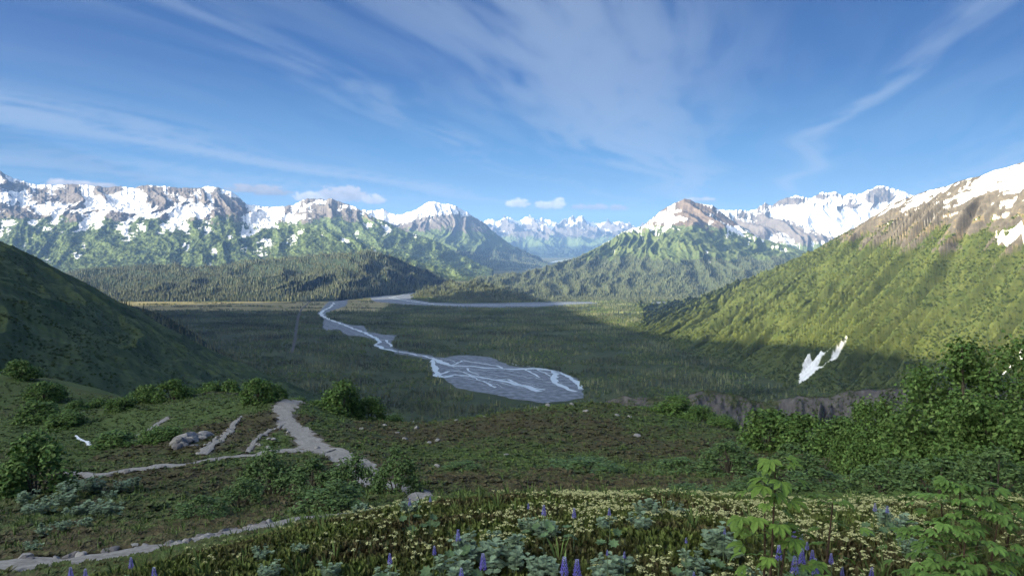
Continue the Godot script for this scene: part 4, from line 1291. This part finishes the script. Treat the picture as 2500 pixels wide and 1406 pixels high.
# ------------------------------------------------------------------ stones
func stone_mesh(seed_: int) -> ArrayMesh:        # about 1 m across, flattened
	var src := SphereMesh.new()
	src.radius = 0.5
	src.height = 1.0
	src.radial_segments = 10
	src.rings = 6
	var a := src.get_mesh_arrays()
	var v: PackedVector3Array = a[Mesh.ARRAY_VERTEX]
	var n := noise(seed_, 1.3, 3)
	var cut := []
	var r := RandomNumberGenerator.new()
	r.seed = seed_
	for k in 6: cut.append([Vector3(r.randfn(), r.randfn(), r.randfn()).normalized(), r.randf_range(0.26, 0.42)])
	for i in v.size():
		var p := v[i] * (1.0 + 0.45 * n.get_noise_3dv(v[i]))
		for q in cut:
			var over: float = p.dot(q[0]) - q[1]
			if over > 0.0: p -= q[0] * over * 0.85
		v[i] = Vector3(p.x, p.y * 0.7, p.z)
	var s := Shape.new()
	var ix: PackedInt32Array = a[Mesh.ARRAY_INDEX]
	for i in range(0, ix.size(), 3):
		s.tri(v[ix[i]], v[ix[i + 1]], v[ix[i + 2]], Color.WHITE)
	return s.mesh()

func stones() -> void:
	var kinds := []
	for k in 6: kinds.append(stone_mesh(90 + k))
	var tones := [Color(0.26, 0.25, 0.24), Color(0.34, 0.33, 0.32), Color(0.20, 0.19, 0.19)]
	var mats := []
	for q in tones:
		var m: StandardMaterial3D = M.stone.duplicate()
		m.vertex_color_use_as_albedo = false
		m.albedo_color = q.linear_to_srgb()
		mats.append(m)
	var r := RandomNumberGenerator.new()
	r.seed = 95
	# [photo x, metres ahead, size in metres, label, group]
	var list := []
	for q in [[404, 28.6, 0.7], [414, 29.4, 0.8], [424, 28.9, 0.6], [430, 29.8, 0.9], [442, 29.4, 0.7], [452, 30.4, 0.8], [462, 30.2, 0.5], [474, 31.2, 0.7], [408, 28.0, 0.5], [420, 28.2, 0.45], [446, 28.6, 0.5], [486, 31.4, 0.5], [436, 30.6, 0.6], [458, 31.2, 0.55], [470, 29.8, 0.4], [418, 30.2, 0.6]]:
		list.append([q[0], q[1], q[2], "grey boulder of the broken rock outcrop left of the trails", "boulders of the rock outcrop"])
	for k in 26:
		var f := r.randf()
		list.append([lerpf(462, 560, f) + r.randf_range(-9, 9), lerpf(26.5, 35, f), r.randf_range(0.10, 0.26), "pale stone lying in the eroded gully beside the outcrop", "stones in the eroded gully"])
	for k in 20:
		var f := r.randf()
		list.append([lerpf(230, 520, f), lerpf(22.0, 25.6, f) + r.randf_range(-0.2, 0.2), r.randf_range(0.10, 0.30), "grey stone along the lower edge of the cross trail", "stones along the cross trail"])
	for k in 40:
		var f := r.randf()
		list.append([lerpf(390, 625, f), lerpf(8.75, 10.25, f) + r.randf_range(-0.25, 0.25), r.randf_range(0.08, 0.20), "grey stone of the rough row along the lower trail's climb", "stones along the climbing lower trail"])
	for k in 18:
		var f := r.randf()
		list.append([lerpf(0, 380, f), lerpf(8.3, 8.9, f) + r.randf_range(-0.15, 0.2), r.randf_range(0.07, 0.22), "grey stone along the level part of the lower trail", "stones along the level lower trail"])
	for k in 16:
		list.append([r.randf_range(600, 720), r.randf_range(27.3, 30.2), r.randf_range(0.08, 0.24), "whitish stone in the patch between the thin path and the trail junction", "stones between the paths"])
	for q in [[1010, 39, 0.32], [1062, 33, 0.28], [1040, 32, 0.27], [1110, 42, 0.24], [1180, 43, 0.22], [1245, 43.5, 0.3], [1310, 43, 0.3], [1340, 45, 0.32], [1435, 41, 0.3], [1515, 40, 0.34], [1545, 39.5, 0.34], [1235, 27, 0.26], [1060, 22, 0.30], [980, 34, 0.3], [960, 36, 0.32], [1565, 33, 0.4], [1630, 23, 0.24], [1000, 44, 0.3], [930, 40, 0.3], [870, 36, 0.26], [1400, 44, 0.3]]:
		list.append([q[0], q[1], q[2], "pale lichen covered stone lying on the brown knoll", "stones scattered over the knoll"])
	for q in [[757, 26.4, 0.34, "bright whitish stone standing at the trail junction"], [440, 62, 0.6, "white boulder on the green slope at the foot of the left hillside"], [630, 10.6, 0.24, "rounded upright stone at the upper end of the stone row"], [615, 10.5, 0.22, "second rounded stone near the upper end of the stone row"]]:
		list.append([q[0], q[1], q[2], q[3], ""])
	for q in list:
		var at := on(q[0], q[1])
		var o := put("stone", kinds[r.randi() % 6], mats[1] if str(q[3]).contains("whit") or str(q[3]).contains("pale") else mats[r.randi() % 3])
		var s: float = q[2]
		o.position = at + Vector3(0, s * r.randf_range(0.02, 0.22), 0)
		o.rotation = Vector3(r.randf_range(-0.2, 0.2), r.randf() * TAU, r.randf_range(-0.2, 0.2))
		o.scale = Vector3(s * r.randf_range(0.8, 1.4), s * r.randf_range(0.7, 1.1), s)
		tag(o, q[3], "boulder" if s > 0.6 else "stone", q[4])

# ------------------------------------------------------------------ flowers and leafy plants in front
func stand(px: float, py: float, tall: float) -> Vector3:     # where a plant of that height stands whose top is seen at px, py
	var best := 3.0
	var miss := 99.0
	var d := 2.5
	while d < 16.0:
		var p := P(px, py, d)
		var e := absf(p.y - ground(p.x, p.z) - tall)
		if e < miss:
			miss = e
			best = d
		if d > 7.5 and miss < 0.1: break
		d += 0.04
	var q := P(px, py, best)
	return Vector3(q.x, ground(q.x, q.z), q.z)

func flowers() -> void:
	lupines()
	wormwood()
	cream_flowers()
	big_plants()

func palmate(s: Shape, at: Vector3, up: Vector3, size: float, parts: int, col: Color) -> void:     # a leaf of fingers round a point
	var e := up.cross(Vector3(0.3, 0.2, 0.9)).normalized()
	var w := up.cross(e).normalized()
	for k in parts:
		var a := TAU * k / parts
		var dir := (e * cos(a) + w * sin(a) + up * 0.25).normalized()
		leaf_quad(s, at, dir, up, size, col)

func lupines() -> void:
	var r := RandomNumberGenerator.new()
	r.seed = 101
	var list := [[1118, 1292, 28], [1060, 1332, 22], [951, 1350, 26], [1179, 1350, 40], [1126, 1386, 30], [1328, 1232, 26], [1290, 1228, 14], [1402, 1240, 24], [1378, 1358, 46], [1409, 1364, 46], [1488, 1240, 18], [1483, 1342, 14], [1525, 1346, 16], [1676, 1312, 14], [1770, 1290, 14], [1940, 1288, 24], [1958, 1300, 20], [1903, 1330, 36], [1942, 1356, 44], [1960, 1338, 40], [1985, 1342, 30], [1992, 1362, 40], [1972, 1322, 20], [2031, 1350, 26], [2058, 1384, 22], [2130, 1384, 26], [2138, 1228, 20], [2168, 1234, 18], [1000, 1216, 18], [1050, 1211, 14], [170, 1384, 30], [206, 1388, 26], [318, 1360, 26], [374, 1384, 34], [1695, 1396, 20], [2475, 1384, 24]]
	var said := ["violet lupine spike rising from the silvery clump left of centre", "small violet lupine left of the silvery clump", "violet lupine standing alone in the brown mat left of centre", "tall violet lupine in the middle of the silvery clump", "violet lupine at the lower picture edge below the silvery clump", "violet lupine on the rim of the foreground meadow, left of a pair", "faint small lupine bud at the far rim", "violet lupine on the rim, right of a pair", "left one of two tall lupines side by side at the bottom centre", "right one of two tall lupines side by side at the bottom centre", "small lupine on the rim right of centre", "tiny lupine over the silvery plants right of bottom centre", "small bluish lupine beside the tiny one right of bottom centre", "tiny blue lupine left of the big silvery clump", "small lupine behind the big silvery clump", "upper lupine under the broad leaved plant", "lupine touching the upper one under the broad leaved plant", "lupine crossing the stem of the broad leaved plant", "lupine with a white tip before the broad leaved plant", "fullest violet lupine of the cluster by the broad leaved plant", "lupine at the right of the cluster by the broad leaved plant", "lower right lupine with a pale tip in the cluster", "slim lupine rising at the back of the cluster", "lupine by the second stem of the broad leaved plant", "lupine low between the two leafy plants on the right", "lupine at the bottom edge right of the broad leaved plant", "left one of two pale lupines before the dark thicket", "right one of two pale lupines before the dark thicket", "lupine on the rim beside the willow clump", "small lupine on the rim before the trail glimpse", "leftmost lupine at the bottom left corner", "second lupine from the bottom left corner", "lupine beside the stones of the lower trail", "lupine at the bottom edge below the stone row", "lupine cut off by the bottom edge right of centre", "lupine in the bottom right corner"]
	var meshes := []
	for k in 4:
		var s := Shape.new()
		var rows := 9
		for j in rows:
			var h := float(j) / rows
			for q in 7:
				var a := TAU * (q + (j % 2) * 0.5 + r.randf_range(-0.15, 0.15)) / 7.0
				var w := 0.17 * (1.0 - h * 0.72)
				var p := Vector3(cos(a) * w, h + 0.02, sin(a) * w)
				var out := Vector3(cos(a), -0.25, sin(a))
				var pale := smoothstep(0.62, 1.0, h + r.randf_range(-0.1, 0.1))
				var col := Color(0.16, 0.13, 0.52).lerp(Color(0.42, 0.44, 0.62), pale * 0.9).lerp(Color(0.30, 0.27, 0.66), r.randf() * 0.5)
				var sz := 0.17 * (1.0 - h * 0.5)
				leaf_quad(s, p - out * sz * 0.3, (out + Vector3(0, 0.5, 0)).normalized(), Vector3.UP, sz, enc(col))
				leaf_quad(s, p - out * sz * 0.2, (out + Vector3(0, -0.4, 0)).normalized(), Vector3.UP, sz * 0.8, enc(col * 0.85))
		meshes.append(s.mesh())
	for i in list.size():
		var q: Array = list[i]
		var at := stand(q[0], q[1], 0.26)
		var top := P(q[0], q[1], -at.z)
		var spike: float = q[2] * -at.z / F
		var tall := maxf(top.y - at.y, spike * 1.4)
		var o := base("lupine", at, r.randf() * TAU)
		var st := Shape.new()
		st.tube([Vector3.ZERO, Vector3(0.004, tall * 0.5, 0.003), Vector3(0, tall - spike * 0.1, 0)], [0.0028, 0.0024, 0.0015], 5, enc(Color(0.10, 0.14, 0.07)))
		put("stem", st.mesh(), M.leaf, o)
		var f := put("flower_spike", meshes[i % 4], M.petal, o)
		f.position = Vector3(0, tall - spike, 0)
		f.scale = Vector3.ONE * spike
		for k in 4:
			var lf := Shape.new()
			palmate(lf, Vector3.ZERO, Vector3(r.randfn() * 0.3, 1, r.randfn() * 0.3).normalized(), 0.034, 7, enc(Color(0.10, 0.16, 0.075) * r.randf_range(0.8, 1.2)))
			var leaf := put("leaf", lf.mesh(), M.leaf, o)
			var a := r.randf() * TAU
			leaf.position = Vector3(cos(a) * 0.045, tall * r.randf_range(0.2, 0.55), sin(a) * 0.045)
		tag(o, said[i], "lupine", "violet lupines in the foreground meadow")

func wormwood_mesh(seed_: int) -> Array:          # stems and silvery cut leaves, about 1 m across and 0.7 high
	var r := RandomNumberGenerator.new()
	r.seed = seed_
	var s := Shape.new()
	var st := Shape.new()
	for k in 15:
		var a := r.randf() * TAU
		var q := sqrt(r.randf()) * 0.38
		var tip := Vector3(cos(a) * q * 1.25, r.randf_range(0.4, 0.72), sin(a) * q * 1.25)
		var foot := Vector3(cos(a) * q * 0.6, -0.03, sin(a) * q * 0.6)
		st.tube([foot, foot.lerp(tip, 0.5) + Vector3(0, 0.05, 0), tip], [0.010, 0.008, 0.004], 4, enc(Color(0.17, 0.21, 0.15)))
		for j in 11:
			var f := r.randf_range(0.35, 1.02)
			var p := foot.lerp(tip, f)
			var b := r.randf() * TAU
			var dir := Vector3(cos(b), r.randf_range(-0.1, 0.6), sin(b)).normalized()
			var g := enc(Color(0.20, 0.275, 0.175) * r.randf_range(0.75, 1.3))
			var size := r.randf_range(0.13, 0.2)
			leaf_quad(s, p, dir, Vector3.UP, size, g)
			for e in [-0.75, 0.75]:
				leaf_quad(s, p + dir * size * 0.25, dir.rotated(Vector3.UP, e), Vector3.UP, size * 0.7, g)
			for e in [-0.6, 0.6]:
				leaf_quad(s, p + dir * size * 0.5, dir.rotated(Vector3.UP, e), Vector3.UP, size * 0.5, g)
	return [s.mesh(), st.mesh()]

func wormwood() -> void:
	var r := RandomNumberGenerator.new()
	r.seed = 111
	var kinds := [wormwood_mesh(112), wormwood_mesh(113), wormwood_mesh(114)]
	var front := [[1160, 1335, 120], [1105, 1372, 100], [1240, 1310, 66], [1230, 1355, 130], [1330, 1372, 96], [885, 1226, 46], [1000, 1222, 56], [940, 1378, 66], [800, 1372, 66], [730, 1312, 44], [1335, 1275, 76], [1290, 1262, 56], [1500, 1360, 96], [1468, 1378, 84], [1590, 1230, 74], [1655, 1226, 54], [1560, 1255, 64], [1765, 1315, 120], [1700, 1355, 84], [1690, 1385, 74], [1480, 1255, 54], [2185, 1262, 96], [2235, 1315, 76], [2330, 1365, 86], [640, 1326, 54], [660, 1368, 64], [1835, 1380, 66], [1205, 1280, 44]]
	var said := ["largest silvery green wormwood clump left of centre", "silvery wormwood at the left foot of the largest clump", "small silvery wormwood above the largest clump", "wide silvery wormwood right of the largest clump", "silvery wormwood left of the two tall lupines", "two headed pale wormwood standing on the rim before the willows", "pale wormwood on the rim beside a lupine", "silvery wormwood at the bottom edge under a lone lupine", "silvery wormwood at the bottom edge left of centre", "small wormwood near the left end of the rim", "silvery wormwood under the pair of rim lupines", "pale wormwood just behind the one under the rim lupines", "silvery wormwood right of the two tall lupines", "silvery wormwood at the bottom edge by the two tall lupines", "pale wormwood on the rim right of centre", "small pale wormwood at the right of the rim", "wormwood below the rim right of centre", "big round silvery wormwood left of the broad leaved plant", "trailing wormwood at the left foot of the big round one", "wormwood at the bottom edge under the big round one", "small wormwood under the single rim lupine", "wormwood under the two pale lupines on the right", "silvery wormwood between the two leafy plants", "wormwood at the bottom edge under the right leafy plant", "wormwood above the bottom left lupines", "low wormwood near the stone row", "wormwood at the foot of the broad leaved plant", "tiny wormwood over the brown mat in the centre"]
	for i in front.size():
		var q: Array = front[i]
		var at := stand(q[0], q[1] + 6, 0.10)
		_wormwood(kinds[i % 3], at, q[2] * -at.z / F, r, said[i], "wormwood clumps in the foreground meadow")
	for q in [[40, 13.6, 60], [75, 14.2, 56], [112, 14.8, 60], [135, 13.8, 50], [182, 14, 60], [205, 13, 56], [122, 16.3, 50], [165, 16.8, 54], [196, 17.4, 50], [240, 13.8, 54], [262, 17.6, 44], [60, 10.9, 44], [112, 11.2, 40], [162, 11.6, 44], [30, 9.3, 44], [230, 16, 40], [20, 15.4, 56], [285, 18.2, 44]]:
		_wormwood(kinds[int(q[0]) % 3], on(q[0], q[1]), q[2] * q[1] / F, r, "pale bluish wormwood clump on the brown slope above the lower trail", "wormwood clumps on the brown slope")

func _wormwood(k: Array, at: Vector3, size: float, r: RandomNumberGenerator, label: String, group: String) -> void:
	var o := base("wormwood", at, r.randf() * TAU)
	o.scale = Vector3.ONE * size
	put("foliage", k[0], M.leaf, o)
	put("stalks", k[1], M.leaf, o).set_meta("kind", "stuff")
	o.get_child(0).set_meta("kind", "stuff")
	tag(o, label, "wormwood", group)

func cream_flowers() -> void:
	var r := RandomNumberGenerator.new()
	r.seed = 121
	var kinds := []
	for k in 4:
		var s := Shape.new()
		s.tube([Vector3.ZERO, Vector3(0.004, 0.07, 0)], [0.0012, 0.0009], 4, enc(Color(0.12, 0.15, 0.05)))
		for j in 11:
			var a := r.randf() * TAU
			var q := sqrt(r.randf()) * 0.011
			var p := Vector3(cos(a) * q + 0.004, 0.072 - q * 0.35 + r.randf_range(-0.003, 0.003), sin(a) * q)
			var up := Vector3(cos(a) * q * 40, 1, sin(a) * q * 40).normalized()
			var col := enc(Color(0.50, 0.50, 0.24) * r.randf_range(0.75, 1.15))
			palmate(s, p, up, 0.0052, 5, col)
		kinds.append(s.mesh())
	var den := noise(122, 0.8, 3)
	var all := []
	while all.size() < 3000:
		var px := r.randf_range(420, 2560)
		var d := 2.9 + 3.9 * pow(r.randf(), 0.85)
		var want := 0.25 + 0.75 * smoothstep(1100.0, 1500.0, px) - (0.15 if px < 800.0 else 0.0)
		var x := (px - 1250.0) / F * d
		if r.randf() > want * clampf(0.55 + den.get_noise_2d(x, d) * 3.2, 0.0, 1.0): continue
		all.append(Vector3(x, ground(x, -d), -d))
	all.sort_custom(func(a: Vector3, b: Vector3) -> bool: return a.z > b.z)
	var w := []; var c := []
	var n := 0
	for i in all.size():
		var s := r.randf_range(0.75, 1.25)
		var t := Transform3D(Basis(Vector3.UP, r.randf() * TAU).scaled(Vector3(s, s, s)), all[i])
		if n < 290 and absf(all[i].x) < 0.73 * -all[i].z and -all[i].z > 3.15:
			var o := put("cream_flower", kinds[i % 4], M.leaf)
			o.transform = t
			tag(o, "small cream coloured flower head among those nearest at the bottom of the meadow", "flower", "nearest cream flower heads")
			n += 1
		else:
			w.append(t)
			c.append(Color.WHITE)
	stuff("cream_flower_carpet", kinds[0], M.leaf, w, c, "cream coloured flower heads spread over the foreground meadow", "flowers")

func lobed_leaf(size: float, lobes: int, r: RandomNumberGenerator, col: Color) -> ArrayMesh:     # a hand shaped leaf along +x
	var s := Shape.new()
	for k in lobes:
		var a := lerpf(-1.25, 1.25, float(k) / (lobes - 1)) + r.randf_range(-0.08, 0.08)
		var len := size * (1.0 - 0.28 * absf(a) / 1.25) * r.randf_range(0.9, 1.1)
		var dir := Vector3(cos(a), 0, sin(a))
		var side := Vector3(-sin(a), 0, cos(a)) * len * 0.19
		var q := enc(col * r.randf_range(0.85, 1.15))
		var m1 := dir * len * 0.42 + Vector3(0, len * 0.05, 0)
		var m2 := dir * len * 0.74 - Vector3(0, len * 0.01, 0)
		var tip := dir * len - Vector3(0, len * 0.16, 0)
		var g := Vector3(0, len * 0.05, 0)
		s.tri(Vector3.ZERO, m1 - side * 0.8 + g, m1, q)
		s.tri(Vector3.ZERO, m1, m1 + side * 0.8 + g, q)
		s.quad(m1 - side * 0.8 + g, m2 - side + g, m2, m1, q)
		s.quad(m1, m2, m2 + side + g, m1 + side * 0.8 + g, q)
		s.tri(m2 - side + g, tip, m2, q)
		s.tri(m2, tip, m2 + side + g, q)
	return s.mesh()

func leafy_plant(called: String, stems: Array, leaf_size: float, per_stem: int, lobes: int, col: Color, seed_: int, label: String, spread := 0.05) -> void:
	# stems: [photo x, photo y of the top, metres ahead, photo x at the foot]
	var r := RandomNumberGenerator.new()
	r.seed = seed_
	var f0 := on(stems[0][3], stems[0][2])
	var o := base(called, f0)
	for q in stems:
		var foot := on(q[3], q[2]) - f0
		var top := P(q[0], q[1], q[2]) - f0
		var st := Shape.new()
		var mid := foot.lerp(top, 0.5) + Vector3(r.randf_range(-0.01, 0.01), 0, 0)
		st.tube([foot - Vector3(0, 0.02, 0), mid, top], [0.006, 0.005, 0.0025], 6, enc(Color(0.075, 0.05, 0.035)))
		put("stem", st.mesh(), M.wood, o)
		for k in per_stem:
			var h := 1.0 - pow(r.randf(), 1.5) * 0.85
			var p := foot.lerp(top, h)
			var a := k * 2.4 + r.randf_range(-0.5, 0.5)
			var reach := spread * lerpf(1.3, 0.5, smoothstep(0.7, 1.0, h)) * r.randf_range(0.5, 1.5)
			var e := p + Vector3(cos(a) * reach, reach * 0.45, sin(a) * reach)
			var lf := put("leaf", lobed_leaf(leaf_size * r.randf_range(0.75, 1.2), lobes, r, col * r.randf_range(0.75, 1.25)), M.leaf, o)
			lf.position = e
			lf.rotation = Vector3(r.randf_range(-0.25, 0.25), -a, r.randf_range(-0.55, 0.05))
			var pt := Shape.new()
			pt.tube([p, p.lerp(e, 0.5) + Vector3(0, 0.006, 0), e], [0.0018, 0.0015, 0.0012], 4, enc(Color(0.11, 0.12, 0.05)))
			put("petiole", pt.mesh(), M.leaf, o)
	tag(o, label, "plant")

func big_plants() -> void:
	leafy_plant("broad_leaved_plant", [[1895, 1125, 2.75, 1900], [1868, 1180, 2.8, 1890], [2035, 1225, 2.85, 2030], [1925, 1290, 2.8, 1915]], 0.07, 21, 5, Color(0.12, 0.20, 0.04), 131, "tall plant with bright hand shaped leaves rising among the lupines", 0.075)
	leafy_plant("leafy_shrub", [[2345, 1185, 3.0, 2400], [2300, 1230, 3.05, 2370], [2400, 1200, 2.95, 2430], [2440, 1260, 2.9, 2450], [2480, 1250, 3.0, 2480], [2270, 1300, 3.1, 2350], [2360, 1290, 2.85, 2400], [2310, 1360, 2.8, 2360]], 0.055, 34, 5, Color(0.095, 0.17, 0.04), 132, "bushy bright green shrub in the bottom right corner", 0.11)
